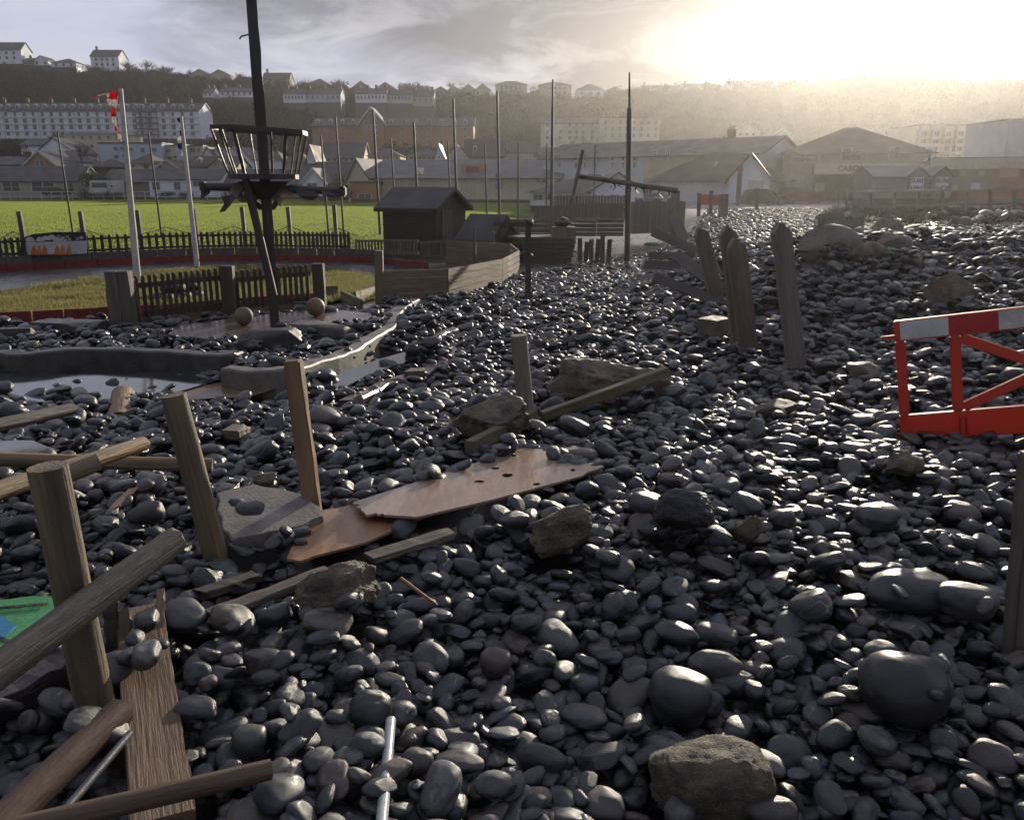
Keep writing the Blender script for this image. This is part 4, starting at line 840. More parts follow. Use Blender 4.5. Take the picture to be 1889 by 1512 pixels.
# the tall dark mast with its crow's nest
def crows_nest():
    b = atz(508, 602, zpl); k = ds(at(490, 330, b.y)); Y = b.y; root = thing('mast', 'tall dark wooden mast with an open crow\'s nest and torn sail', 'mast', b)
    top = at(461, -40, Y); d = (top - b).normalized(); L = (top - b).length
    beam('pole', b - d * .1, top, .15, .15, M_dark, root, up=(.3, -1, 0), jit=.008, seg=16)
    def on(py): return b + d * ((at(490, py, Y).z - b.z) / d.z)
    roundpole('brace', at(505, 545, Y - .25), at(452, 325, Y - .32), .062, .058, mat('red_brown_brace', (.06, .036, .026), (.035, .024, .02), .55, 6, .4, WG, fine=40), root)
    c = on(322); R = 64 * k; n = 8; pt = Vector((0, 0, 1))
    def ring(z, r, off=0, tilt=0): return [Vector((c.x + r * math.cos(2 * math.pi * (i + .5) / n + .1) + off, c.y + r * math.sin(2 * math.pi * (i + .5) / n + .1), z - tilt * math.cos(2 * math.pi * (i + .5) / n + .1) * r)) for i in range(n)]
    z0 = c.z; A, B, Cc, Dd = ring(z0, R), ring(z0 - .07, R), ring(z0 - .10, R * .78), ring(z0 - .36, R * .34)
    mb = MB(); mb.add(A + B, [tuple(range(n))] + [(i, (i + 1) % n, n + (i + 1) % n, n + i) for i in range(n)] + [tuple(range(2 * n - 1, n - 1, -1))]); mb.build('platform', M_dark, root, bevel=.006)
    mb = MB(); mb.add(Cc + Dd, [tuple(range(n))] + [(i, (i + 1) % n, n + (i + 1) % n, n + i) for i in range(n)] + [tuple(range(2 * n - 1, n - 1, -1))]); mb.build('underside', M_dark, root)
    rz = at(490, 241, Y).z; RR = 86 * k; T = ring(rz, RR, -.02, .055)
    for i in range(n):
        p, q_ = T[i], T[(i + 1) % n]; beam('ring_board', p, q_, .028, .062, M_dark, root, seg=2)
        for f in ((0,) if i % 2 else (0, .5)):
            u = p.lerp(q_, f); w = A[i].lerp(A[(i + 1) % n], f); beam('bar', w + (u - w) * .02, u, .026, .026, M_dark, root, up=(0, -1, 0), seg=3)
    yz = at(500, 349, Y).z; roundpole('yard', at(374, 344, Y - .1), at(637, 353, Y - .1), .062, .058, M_dark, root, n=10)
    for px in (376, 632): p = at(px, 345 if px < 400 else 353, Y - .1); MB().box(p, (.10, .15, .15)).build('yard_end', M_dark, root, bevel=.02)
    for s in (-1, 1): beam('knee', on(385) + Vector((s * .08, 0, 0)), on(352) + Vector((s * .3, 0, -.02)), .07, .08, M_dark, root, up=(0, -1, 0), seg=2)
    tm = mat('torn_sailcloth', (.34, .29, .23), (.22, .19, .16), .8, 5, .3, trans=(.30, .24, .18)); tg = mat('grey_tarpaulin', (.12, .12, .12), (.20, .195, .19), .5, 6, .4, trans=(.08, .08, .08)); r = random.Random(3)
    def rag(px, n_, col):
        vs = [at(x, y, Y - .18 + r.uniform(-.12, .12)) for x, y in px]; mb = MB(); mb.add(vs, [tuple(range(len(vs)))]); o = mb.build(n_, col, root, fixn=False)
        md = o.modifiers.new('thick', 'SOLIDIFY'); md.thickness = .006
    rag([(424, 350), (430, 338), (444, 336), (450, 345), (446, 360), (436, 368)], 'torn_sail', tm); rag([(404, 392), (418, 368), (432, 352), (438, 362), (426, 378), (415, 390)], 'torn_sail', tg); rag([(438, 362), (470, 352), (476, 366), (462, 374), (440, 372)], 'torn_sail', tm); rag([(500, 352), (530, 352), (546, 358), (528, 368), (505, 370), (498, 362)], 'torn_sail', tm)
    rag([(546, 352), (580, 352), (590, 362), (575, 370), (552, 362)], 'torn_sail', tg); rag([(590, 350), (622, 348), (632, 360), (612, 364), (596, 360)], 'torn_sail', tg); rag([(372, 345), (392, 346), (386, 358), (370, 368)], 'torn_sail', tg); rag([(510, 366), (522, 366), (518, 382), (512, 374)], 'torn_sail', tm); rag([(575, 364), (584, 360), (588, 376), (580, 370)], 'torn_sail', tm)
    rag([(408, 362), (424, 360), (420, 382), (412, 372)], 'torn_sail', tg); rag([(456, 372), (470, 368), (478, 360), (472, 378)], 'torn_sail', tm)
    h = on(66); mb = MB(); mb.tube([h, h + Vector((-.10, 0, .01)), h + Vector((-.19, 0, -.01)), h + Vector((-.22, 0, -.05))], .012, 5); mb.build('rope_hook', M_dark, root)
crows_nest()

def mast2():
    b = gp(1157, 487); Y = b.y; root = thing('mast', 'thin right-hand mast with a sagging weed-hung yard', 'mast', b); k = ds(at(1160, 300, Y))
    roundpole('lower_pole', b + Vector((0, 0, -.2)), at(1161, 200, Y), 5.5 * k, 4.6 * k, M_dark, root, n=8); roundpole('upper_pole', at(1161, 204, Y), at(1161, 134, Y), 2.4 * k, 1.5 * k, M_dark, root, n=6)
    p0, p1 = at(1068, 325, Y - .1), at(1250, 352, Y - .1); roundpole('yard', p0, p1, 4.2 * k, 5 * k, M_dark, root, n=8, knots=.3); r = random.Random(6)
    for f in np.linspace(.35, .98, 9):
        p = p0.lerp(p1, f); mb = MB(); l = r.uniform(.1, .38); mb.tube([p, p + Vector((r.uniform(-.1, .1), 0, -l * .6)), p + Vector((r.uniform(-.18, .18), 0, -l))], [.05, .03, .01], 5); mb.build('hanging_weed', M_dark, root)
    put('weed_bundle', rock_mesh('weed_bundle', 4, (.11, .11, .32), M_dark, 5, .35, 3), root, at(1159, 350, Y) - root.location)
    b2 = gp(1046, 424); tag(roundpole('leaning_pole', b2 + Vector((0, 0, .3)), at(1075, 277, b2.y), 4.2 * ds(b2), 3.2 * ds(b2), M_dark, n=8, knots=.25), 'leaning knobbly pole left of the thin right-hand mast', 'pole')
mast2()
def hitching_post():
    b = gp(974, 556); Y = b.y; k = ds(b); root = thing('hitching_post', 'dark post with a collar and short top arm in mid shingle', 'post', b)
    beam('upright', b - Vector((0, 0, .15)), at(974, 408, Y), 10 * k, 10 * k, M_dark, root, up=(0, -1, 0)); put('post_head', rock_mesh('post_head', 3, (9 * k, 9 * k, 9 * k), M_dark, 4, .12, 3), root, at(975, 412, Y) - b); put('collar', rock_mesh('collar', 9, (12 * k, 9 * k, 8 * k), mat('rusty_collar', (.07, .035, .025), (.04, .025, .02), .6, 6, .4), 5, .1, 3), root, at(972, 470, Y) - b)
    beam('arm', at(972, 413, Y), at(912, 414, Y + .6), 7 * k, 8 * k, M_dark, root)
hitching_post()

# near picket fence: posts, rails and every picket
def near_fence():
    M_pk = mat('brown_picket', (.085, .062, .046), (.05, .038, .03), .7, 6, .4, WG, fine=40)
    def section(lab, a, b, n, topA, topB, rails, posts, bot, hs=1.0):
        A, B = gp(*a), gp(*b); root = thing('picket_fence', lab, 'fence', A); k = ds(A.lerp(B, .5)); T0, T1 = at(a[0], topA, A.y), at(b[0], topB, B.y); r = random.Random(int(a[0]))
        for i in range(n):
            f = (i + .5) / n; p = A.lerp(B, f); t = T0.lerp(T1, f); p = p + Vector((0, 0, bot)); t = Vector((p.x + r.uniform(-.01, .01), p.y, t.z)); beam('picket', p, t, 6.2 * k, .02, M_pk, root, up=(0, -1, 0), seg=2, jit=.003, point=.035, bev=.003)
        for fz in rails:
            p0, p1 = A + (T0 - A) * fz, B + (T1 - B) * fz; p0.x, p0.y, p1.x, p1.y = A.x, A.y + .045, B.x, B.y + .045; beam('rail', p0, p1, .035, .085, M_pk, root, up=(0, 0, 1))
        for (px, pyb, pyt, w) in posts: q_ = gp(px, pyb); beam('post', q_ - Vector((0, 0, .2)), at(px - (pyb - pyt) * .06, pyt, q_.y), w * ds(q_), w * ds(q_) * .8, M_pk, root, up=(0, -1, 0))
        beam('gravel_board', A + Vector((0, -.02, .09)), B + Vector((0, -.02, .09)), .03, .17, M_plank, root)
        return root
    section('near picket fence panel between the double stump and the middle post', (255, 606), (420, 588), 15, 512, 496, (.30, .83), [(425, 590, 490, 22)], .12)
    section('near picket fence panel between the middle post and the right post', (436, 588), (575, 575), 13, 502, 490, (.30, .83), [(592, 576, 486, 20)], .12)
    b = gp(232, 612); root = thing('stump_post', 'thick double timber stump at the left end of the near fence', 'post', b); k = ds(b)
    for dx, w, tp in ((-11, 22, 500), (11, 20, 500)): beam('timber', b + Vector((dx * k, 0, -.2)), at(218 + dx, tp, b.y), w * k, w * k, M_greywood, root, up=(0, -1, 0), seg=6, jit=.01)
    for a, t, lab in (((262, 606), (243, 514), 'thin sunlit stake leaning beside the double stump'), ((441, 584), (420, 494), 'thin sunlit stake leaning on the middle fence post')): p = gp(*a); tag(beam('stake', p, at(t[0], t[1], p.y - .1), 7 * ds(p), .05, M_plank, up=(0, -1, 0)), lab, 'stake')
    # low boards and fallen rails right of the fence
    for a, b_, w, lab in (((592, 556), (622, 552), 22, 'low board panel right of the near fence end'), ((632, 558), (668, 575), 14, 'tipped yellowish board right of the low panel'), ((655, 562), (692, 548), 16, 'short board end beside the curved timber wall')): p0, p1 = gp(*a), gp(*b_); p0.z += .14; p1.z += .12; tag(beam('board', p0, p1, .06, w * ds(p0) * 1.4, M_rail), lab, 'board')
near_fence()

# curved timber wall, plank by plank
def timber_wall():
    M_tw = mat('pale_timber_wall', (.21, .155, .095), (.13, .10, .065), .65, 5, .35, WG, fine=36)
    P = [gp(702, 562), gp(826, 556), gp(926, 522), gp(957, 506)]; Z = [at(702, 500, P[0].y).z, at(826, 496, P[1].y).z, at(926, 478, P[2].y).z, at(957, 461, P[3].y).z]
    P.append(P[3] + Vector((-.25, 2.2, 0))); Z.append(at(905, 449, P[4].y).z); P.append(P[4] + Vector((-2.2, 1.6, 0))); Z.append(Z[4])
    root = thing('timber_wall', 'curved low wall of horizontal timber planks around the kart corner', 'wall', P[1]); n = 5
    for s in range(len(P) - 1):
        a, b = P[s], P[s + 1]; d = (b - a).normalized() * .01
        for i in range(n):
            def zz(p, z): z0 = Hs(p.x, p.y) - .1; return z0 + (z - z0) * (i + .5) / n
            hh = (Z[s] - Hs(a.x, a.y) + .1) / n - .008; beam('plank', Vector((a.x + d.x, a.y + d.y, zz(a, Z[s]))), Vector((b.x - d.x, b.y - d.y, zz(b, Z[s + 1]))), .05, hh, M_tw, root, seg=5, jit=.004)
    for px, pyb, pyt, w, yy in ((700, 562, 462, 14, .05), (876, 500, 418, 5, 1.5), (911, 490, 428, 6, 1.2)):
        q_ = gp(px, pyb); beam('post', q_ - Vector((0, 0, .2)), at(px - 1, pyt, q_.y - .05), w * ds(q_), w * ds(q_), M_tw if w > 8 else M_greywood, root, up=(0, -1, 0))
    keep_clear([(p.x, p.y) for p in P[:4]] + [(P[3].x - .1, P[3].y + 1), (P[0].x, P[0].y + 3)], 0)
timber_wall()
# far picket fence, posts, netting, sign
def far_fence():
    M_fp = mat('dark_far_pickets', (.05, .042, .034), (.035, .03, .025), .8, 4, .2, WG)
    L = [Vector((p.x, p.y + .24, 0)) for p in gl(far_kerb[:-2])]; P = smoothline(L, 74); c = P[37]; root = thing('picket_fence', 'long low dark picket fence along the far side of the kart track', 'fence', (c.x, c.y, 0)); z0 = lambda p: Hs(p.x, p.y) + .46
    me = None
    for i, p in enumerate(P):
        if i == 73: break
        w = .10; mb = MB(); mb.prism([(-.05, -.012, 0), (.05, -.012, 0), (.05, -.012, .52), (0, -.012, .58), (-.05, -.012, .52)], (0, .024, 0))
        if me is None: me = mb.mesh('picket', M_fp)
        d = P[i + 1] - p; put('picket', me, root, Vector((p.x, p.y, z0(p))) - root.location, (0, 0, math.atan2(d.y, d.x)))
    for zz in (.06, .44):
        for i in range(0, 72, 9): a, b = P[i], P[min(i + 9, 73)]; beam('rail', Vector((a.x, a.y + .03, z0(a) + zz)), Vector((b.x, b.y + .03, z0(b) + zz)), .03, .07, M_fp, root, seg=2)
    for j, (px, t) in enumerate(((35, 390), (148, 390), (253, 388), (357, 385), (446, 382), (531, 382), (616, 378))):
        i = int(np.argmin([abs((CX + FPX * q_.x / q_.y * .99) - px) for q_ in P])); q_ = P[i]; b = Vector((q_.x, q_.y + .7, 0)); t_ = at(px, t, b.y); o = beam('net_post', Vector((t_.x + .05, b.y, 0)), t_, .13, .13, M_greywood, up=(0, -1, 0), seg=3); tag(o, ['leftmost short net post behind the sign', 'short net post at the right end of the sign', 'third short net post from the left, by the first flagpole', 'fourth short net post, by the second flagpole', 'fifth short net post, left of the dark mast', 'sixth short net post, right of the dark mast', 'seventh short net post, nearest to the shed'][j], 'post')
    # sagging net
    mb = MB(); Q = smoothline([Vector((p.x, p.y + 1.0, 0)) for p in L], 90); r = random.Random(2)
    def sag(i, lv): f = (i / 89 * 6.5) % 1; return .46 + .75 - .32 * (1 - (2 * f - 1) ** 2) * 1.0 - lv * .16 + .03 * math.sin(i * .9 + lv)
    for lv in range(5):
        mb.tube([(p.x, p.y + .02 * lv, z0(p) - .46 + sag(i, lv)) for i, p in enumerate(Q)], .008 if lv else .014, 4, False)
    for i in range(0, 88): 
        for dd in (1, -1):
            j = i + dd
            if 0 <= j < 90: mb.tube([(Q[i].x, Q[i].y, z0(Q[i]) - .46 + sag(i, 0)), (Q[j].x, Q[j].y + .08, z0(Q[j]) - .46 + sag(j, 4))], .005, 3, False)
    tag(mb.build('netting', M_black, org=(c.x, c.y, 0)), 'dark sagging ball-stop netting strung behind the far picket fence', 'netting')
    # sign board behind the pickets
    s0, s1 = P[0], P[0]
    a = at(44, 470, P[8].y + .35); b = at(166, 462, P[20].y + .3); Y = (a.y + b.y) / 2; k = mpp(Y); root = thing('sign_board', 'painted sign with white bulbous shapes, chequers and flames behind the far pickets', 'sign', (at(100, 470, Y).x, Y, .3))
    def poly(nm, pts, off, m): mb = MB(); mb.prism([at(x, y, Y - off) for x, y in pts], (0, .008, 0)); mb.build(nm, m, root)
    def disc(nm, x, y, r_, off, m, a0=0, a1=6.283): poly(nm, [(x + r_ * math.cos(t), y - r_ * math.sin(t)) for t in np.linspace(a0, a1, 14, endpoint=a1 < 6)], off, m)
    poly('panel', [(38, 478), (38, 440), (60, 432), (100, 428), (158, 428), (164, 470)], 0, M_black)
    for i, (x, y, r_) in enumerate(((55, 446, 9), (74, 445, 8), (84, 443, 8), (95, 442, 9), (106, 445, 8))): disc('white_shape', x, y, r_, .012 + i * .001, M_white, 0, 3.1416)
    poly('white_shape', [(45, 470), (46, 447), (160, 444), (160, 468)], .010, M_white)
    for i, (x, y) in enumerate(((105, 434), (113, 437), (121, 434), (117, 441), (125, 439), (109, 441), (140, 438), (147, 436))): poly('chequer', [(x, y), (x + 6, y), (x + 6, y + 5), (x, y + 5)], .020, M_white if i % 2 else mat('sign_grey', (.25, .25, .27), None, .6))
    mo = mat('sign_orange', (.55, .20, .04), (.45, .10, .03), .6, 5, 0)
    for x in (62, 72, 82, 105, 115, 127): poly('flame', [(x - 5, 470), (x - 4, 460), (x, 452), (x + 4, 460), (x + 5, 470)], .022, mo)
far_fence()
# slim poles of the ball-stop net
M_slim = mat('slim_metal_pole', (.09, .088, .085), (.06, .06, .06), .5, 5, .1, metal=.3)
for i, (px, t, lab) in enumerate(((106, 243, 'slim net pole left of the first flagpole'), (274, 245, 'slim net pole between the two flagpoles'), (592, 252, 'short slim pole right of the crow\'s nest'), (619, 215, 'taller slim pole right of the crow\'s nest'), (688, 202, 'slim pole in front of the big gabled terrace'), (721, 255, 'short slim pole above the left end of the shed'), (763, 226, 'slim pole above the middle of the shed roof'), (826, 261, 'short slim pole above the right end of the shed'), (836, 183, 'tall slim pole above the right end of the shed'), (894, 265, 'short slim pole right of the shed'), (917, 168, 'tall slim pole right of the shed'), (956, 265, 'short slim pole left of the tallest pole'), (1009, 265, 'short slim pole beside the tallest net pole'), (1020, 147, 'tallest net pole in the middle of the picture'), (1098, 268, 'short slim pole left of the right-hand mast'))):
    Y = 44.0 if px < 640 else 47.0; p = at(px, t, Y); b = Vector((p.x * 1.0 + .12 * (px < 944), Y, 0)); r_ = .055 if t > 240 or px < 640 else .075; tag(roundpole('net_pole', b, p, r_ * (1.5 if px == 1020 else 1), r_ * .7, M_slim, n=8, seg=4, knots=.01), lab, 'pole')
# flagpoles with torn flags
def flagpole(lab, b, t, w, patches):
    p = gp(*b); q_ = at(t[0], t[1], p.y); root = thing('flagpole', lab, 'flagpole', p); roundpole('pole', p - Vector((0, 0, .1)), q_, w / 2 * ds(p) * 1.1, w / 2 * ds(p) * .6, mat('white_flagpole', (.52, .49, .44), (.42, .40, .36), .5, 3, .1), root, n=12, knots=.01)
    r = random.Random(len(lab))
    for col, pts in patches:
        cols = {'r': ((.55, .03, .035), (.75, .03, .03)), 'w': ((.70, .67, .62), (.85, .80, .72)), 'b': ((.03, .09, .35), (.03, .08, .30)), 'n': ((.015, .03, .10), (.01, .02, .08))}[col]; m = mat('flag_cloth_' + col, cols[0], None, .8, 4, .1, trans=cols[1])
        c = sum(x for x, y in pts) / len(pts), sum(y for x, y in pts) / len(pts); n = len(pts); vs = [at(x, y, p.y + .10 * math.sin(x * .5 + y * .3)) for x, y in pts] + [at(c[0], c[1], p.y + r.uniform(-.12, .12))]
        mb = MB(); mb.add(vs, [(i, (i + 1) % n, n) for i in range(n)]); o = mb.build('flag_cloth', m, root, fixn=False); md = o.modifiers.new('thick', 'SOLIDIFY'); md.thickness = .004
Z = lambda pts: [(160 + x / 9.445, 150 + y / 9.445) for x, y in pts]
flagpole('white flagpole flying a shredded red and white chequered flag', (254, 522), (222.5, 164), 12, [('r', Z([(390, 195), (440, 180), (565, 172), (545, 250), (528, 312), (460, 318), (375, 300), (400, 250)])), ('w', Z([(375, 302), (460, 320), (528, 314), (518, 380), (505, 440), (440, 425), (380, 400), (345, 360), (350, 315)])), ('r', Z([(350, 315), (340, 375), (312, 350), (325, 310)])), ('w', Z([(330, 215), (385, 200), (400, 250), (372, 285), (350, 260)])), ('w', Z([(180, 250), (330, 208), (335, 225), (190, 265)])), ('r', Z([(110, 260), (180, 245), (190, 262), (150, 292)])), ('r', Z([(440, 470), (505, 475), (512, 550), (500, 620), (428, 618), (418, 560)])), ('w', Z([(428, 620), (500, 622), (522, 700), (515, 770), (485, 765), (450, 700)])), ('r', Z([(485, 768), (522, 772), (575, 880), (570, 920), (515, 890), (485, 820)])), ('w', Z([(530, 920), (582, 915), (655, 1050), (600, 1060), (545, 1030)])), ('n', Z([(560, 1055), (655, 1056), (668, 1072), (600, 1068)])), ('w', Z([(552, 190), (572, 190), (520, 470), (508, 470)]))])
flagpole('white flagpole with thin torn blue and white flag strips', (364, 494), (334, 215), 9, [('n', Z([(1570, 650), (1640, 632), (1645, 690), (1610, 735), (1580, 690)])), ('w', Z([(1608, 750), (1622, 750), (1628, 830), (1612, 830)])), ('n', Z([(1618, 860), (1650, 850), (1655, 950), (1630, 950)])), ('w', Z([(1590, 985), (1640, 955), (1655, 1010), (1640, 1075), (1590, 1075), (1575, 1020)])), ('b', Z([(1592, 1078), (1645, 1078), (1660, 1180), (1635, 1200), (1588, 1160)])), ('w', Z([(1640, 1200), (1668, 1230), (1680, 1290), (1640, 1300), (1655, 1260)])), ('n', Z([(1500, 1305), (1590, 1315), (1550, 1335)]))])
# ------------------------------------------------------------------ throw the shingle, then sort it: the 300 that show largest are things of their own
HERO = [(1254, 1272, 118, 116, .85, 'big smooth round grey pebble, left of the two-toned boulder'), (1668, 1268, 165, 150, .8, 'largest dark rounded boulder pebble with a paler dry patch'), (1680, 1080, 185, 70, .45, 'long sausage-shaped dark pebble near the right edge'), (1782, 1105, 115, 60, .5, 'glossy oval pebble beside the long sausage-shaped one'),
        (686, 1288, 84, 86, .5, 'flat dark disc-shaped pebble standing on edge in the foreground'), (1000, 1392, 100, 62, .55, 'plump dark oval pebble near the bottom of the picture'), (915, 1202, 62, 52, .6, 'purple-pink rounded pebble in the foreground'), (985, 1468, 76, 52, .6, 'sand-coloured speckled pebble at the bottom edge'),
        (1320, 1222, 100, 52, .5, 'smooth oval pebble with a bright wet top beside the big round one'), (460, 1342, 66, 60, .7, 'greenish grey round pebble right of the foreground plank'), (770, 1395, 66, 62, .7, 'dull purple round pebble near the plastic pipe'), (1060, 770, 70, 40, .6, 'long hump-backed dark pebble in front of the larger concrete lump'), (1620, 940, 92, 46, .55, 'wet flat-topped pebble in front of the barrier foot'), (1420, 1500, 110, 56, .5, 'smooth pebble with a lit edge right of the sandy block')]
M_hero = {6: mat('purple_pebble', (.075, .055, .058), (.06, .045, .048), .4, 2, .1, fine=26), 7: mat('sand_pebble', (.17, .14, .105), (.13, .105, .08), .6, 3, .2, fine=40), 9: mat('green_grey_pebble', (.07, .078, .068), (.055, .06, .055), .45, 2, .1, fine=26), 10: mat('dull_purple_pebble', (.065, .052, .055), (.05, .042, .045), .5, 2, .1, fine=26),
          1: mat('two_toned_boulder', (.022, .022, .024), (.030, .030, .032), .42, .9, .12, c3=(.075, .072, .066), fine=24)}
H0 = GRID.copy()
def heroes():
    for i, (px, py, w, h, ck, lab) in enumerate(HERO):
        b = gp(px, py + h * .3); k = ds(b); a = w / 2 * k; bb = a * (.9 if w < 1.3 * h else .62); c = min(bb * .95, h / 2 * k * 1.05)
        eul = (.1, .05, .15 * ((i * 7) % 5 - 2)) if i != 4 else (.9, .2, .3)
        s = settle(b.x, b.y, a, bb, c, eul, sink=.80)
        if s is None: continue
        commit(*s); keep_clear([(b.x + a * .62 * math.cos(t_), b.y + bb * .62 * math.sin(t_)) for t_ in np.linspace(0, 6.2, 10)], 0)
        me = PEB[(i * 5) % 15]
        if i in M_hero: me = me.copy(); me.materials.clear(); me.materials.append(M_hero[i])
        o = put('pebble', me, None, (b.x, b.y, s[0]), eul, (a, bb, c)); tag(o, lab, 'pebble')
clear_course()
drop_all()
# three lie on the slab and plank on purpose
M_lp = mat('pale_grey_pebble', (.095, .097, .10), (.075, .077, .08), .5, 2, .15, fine=26)  # paler grey than the other pebbles, for the two on the slab
def laid(px, py, off, a, b, c, rz, lab):
    p = gp(px, py, off)
    me = PEB[int(px) % 15]
    if 'slab' in lab: me = me.copy(); me.materials.clear(); me.materials.append(M_lp)
    o = put('pebble', me, None, (p.x, p.y, p.z + c), (0, 0, rz), (a, b, c)); tag(o, lab, 'pebble')
laid(462, 950, .12, .075, .045, .040, .2, 'larger of the two grey pebbles lying on the concrete slab'); laid(436, 934, .12, .040, .030, .026, .1, 'smaller of the two grey pebbles lying on the concrete slab')
for px, py, a, lab in ((272, 1160, .062, 'pale glossy pebble topmost on the far end of the foreground plank'), (250, 1190, .05, 'dark round pebble beside the upright boards on the plank'), (272, 1226, .068, 'long dark pebble lying across the foreground plank'), (240, 1222, .045, 'pale pebble wedged against the paler upright board'), (298, 1196, .035, 'small dark pebble on the right edge of the plank end')): laid(px, py, .12, a, a * .72, a * .55, px, lab)
def sort_shingle():
    P = np.array([p[:3] for p in PEBBLES]); S = np.array([p[4] for p in PEBBLES]); E = np.array([p[3] for p in PEBBLES]); K = np.array([p[5] for p in PEBBLES])
    d = P - np.array([0, 0, CAMZ]); depth = d @ np.array(FWD); u = d[:, 0] / depth * FPX + CX; v = CY - (d @ np.array([0, SP, CP])) / depth * FPX
    inn = (u > 5) & (u < 1884) & (v > 5) & (v < 1507)
    top = np.array([GRID[int((p[1] - GY0) / CELL), int((p[0] - GX0) / CELL)] for p in P]); exposed = np.clip(1 - (top - (P[:, 2] + S[:, 2] * .8)) / .05, 0.02, 1)
    score = np.where(inn, S[:, 0] * S[:, 1] / depth ** 2 * exposed ** 2, 0); big = np.argsort(-score)[:285]; mask = np.zeros(len(P), bool); mask[big] = True
    for i in big:
        fl, lg = S[i, 2] / S[i, 1], S[i, 0] / S[i, 1]
        sh = 'rounded' if fl > .66 else ('long' if lg > 1.36 else ('flat' if fl < .52 else 'oval'))
        U, V = u[i], v[i]; Z = [('under the grey split pole', 0, 330, 900, 1130), ('left of the foreground plank', 0, 235, 1130, 1512), ('just right of the foreground plank', 235, 520, 1130, 1512), ('between the plank and the plastic pipe', 520, 720, 1150, 1512), ('right of the plastic pipe', 720, 960, 1250, 1512), ('left of the sandy block', 960, 1200, 1300, 1512), ('right of the sandy block', 1430, 1889, 1330, 1512), ('around the big round pebble', 1130, 1450, 1130, 1400), ('around the two-toned boulder', 1450, 1889, 1150, 1400), ('below the brown rubble lump', 520, 860, 1100, 1260), ('below the oblong rubble lump', 860, 1150, 1030, 1300), ('around the black basalt lump', 1150, 1450, 880, 1130), ('near the long sausage-shaped pebble', 1450, 1889, 960, 1150), ('below the barrier', 1550, 1889, 800, 960), ('left of the barrier', 1250, 1660, 600, 880), ('along the plywood sheets', 560, 1250, 800, 1100), ('around the leaning post and slab', 230, 600, 830, 1130), ('behind the level rail', 0, 620, 680, 860)]
        wh = next((z[0] for z in Z if z[1] <= U < z[2] and z[3] <= V < z[4]), 'in the middle shingle'); sh = ('large ' if S[i, 0] / depth[i] * FPX > 48 else '') + sh
        lab = '%s wet dark grey pebble %s' % (sh, wh); o = put('pebble', PEB[K[i]], None, P[i], E[i], S[i]); tag(o, lab, 'pebble', '%s pebbles %s' % (sh, wh))
    m = ~mask
    # farther shingle, too small to pick apart: scattered on the slope up to the slipway
    r = np.random.default_rng(3); n = 26000; y = r.uniform(19.5, 62, n) ; x = r.uniform(-.08, .62, n) * y; z = H(x, y)
    left = np.interp(y, [19, 24, 29, 33, 37, 62], [-.6, -.2, 1.6, 4.5, 7.5, 14]); k = (x > left) & ~((y > 30) & (x > .42 * y) & (r.random(n) < .75)) & ~((y < 32) & (x < 6.5) & (y > 26) & (r.random(n) < .6)); x, y, z = x[k], y[k], z[k]; n = len(x)
    s = np.exp(r.normal(math.log(.085), .3, n)); sc = np.stack([s, s * r.uniform(.6, .9, n), s * r.uniform(.35, .6, n)], -1)
    P2 = np.stack([x, y, z + r.uniform(-.02, .06, n)], -1); E2 = np.stack([r.normal(0, .3, n), r.normal(0, .3, n), r.uniform(0, 6.28, n)], -1)
    gn_scatter('shingle', np.vstack([P[m], P2]), np.vstack([E[m], E2]), np.vstack([S[m], sc]), np.concatenate([K[m] + NV * (r.random(m.sum()) < np.where(P[m][:, 1] > 4.5, .7, .35)), r.integers(0, 2 * NV, n)]), PEB + PEBW, label='wet dark grey pebbles thrown over the course by the storm', cat='shingle')
sort_shingle()
# ------------------------------------------------------------------ sheds, town and hill houses
M_glass = mat('dark_window_glass', (.03, .034, .04), (.045, .05, .055), .18, 1, 0, spec=.6, rvar=.04)
M_frame = mat('window_frame', (.50, .49, .47), (.42, .41, .40), .6, 3, 0)
def wmesh():
    f = MB()
    for c, d in (((0, 0, .47), (1, .10, .06)), ((0, 0, -.47), (1.12, .16, .06)), ((-.47, 0, 0), (.06, .10, .88)), ((.47, 0, 0), (.06, .10, .88)), ((0, .01, 0), (.88, .06, .045)), ((0, .012, 0), (.045, .055, .88))): f.box(c, d)
    p = MB().box((0, .03, 0), (.9, .03, .9)); return f.mesh('window', M_frame), p.mesh('pane', M_glass)
W_F, W_P = wmesh()
def walls(n, c, rough=.8): return mat('wall_' + n, c, tuple(v * .82 for v in c), rough, .5, .1, fine=6, spec=.2)
WALL = dict(white=walls('white', (.76, .78, .84)), pale=walls('pale_blue', (.46, .54, .62)), cream=walls('cream', (.56, .51, .38)), beige=walls('beige', (.40, .36, .29)), tan=walls('tan_brick', (.36, .22, .13)), grey=walls('grey', (.22, .21, .20)), brown=walls('brown', (.16, .10, .07)), dark=walls('dark', (.06, .055, .05)), yellow=walls('yellow', (.46, .41, .27)), pink=walls('pinkish', (.42, .36, .32)), red=walls('shop_red', (.22, .075, .055)), sky=walls('blue_grey', (.24, .28, .38)), orange=walls('orange', (.42, .22, .10)))
ROOF = dict(slate=mat('slate_roof', (.045, .044, .048), (.030, .030, .034), .6, .6, .15, fine=5), brown=mat('brown_tile_roof', (.065, .045, .035), (.045, .034, .028), .75, .6, .15, fine=5), grey=mat('grey_sheet_roof', (.075, .085, .105), (.06, .068, .085), .5, .5, .1, fine=4), red=mat('red_tile_roof', (.10, .05, .038), (.07, .038, .03), .75, .6, .15, fine=5), black=mat('black_felt_roof', (.028, .028, .03), (.02, .02, .022), .55, 1.0, .15, fine=8))
M_trim = mat('white_trim', (.50, .49, .47), None, .6, 2, 0); M_brick = mat('chimney_brick', (.14, .08, .055), (.09, .055, .045), .8, 3, .2)
EXC = []
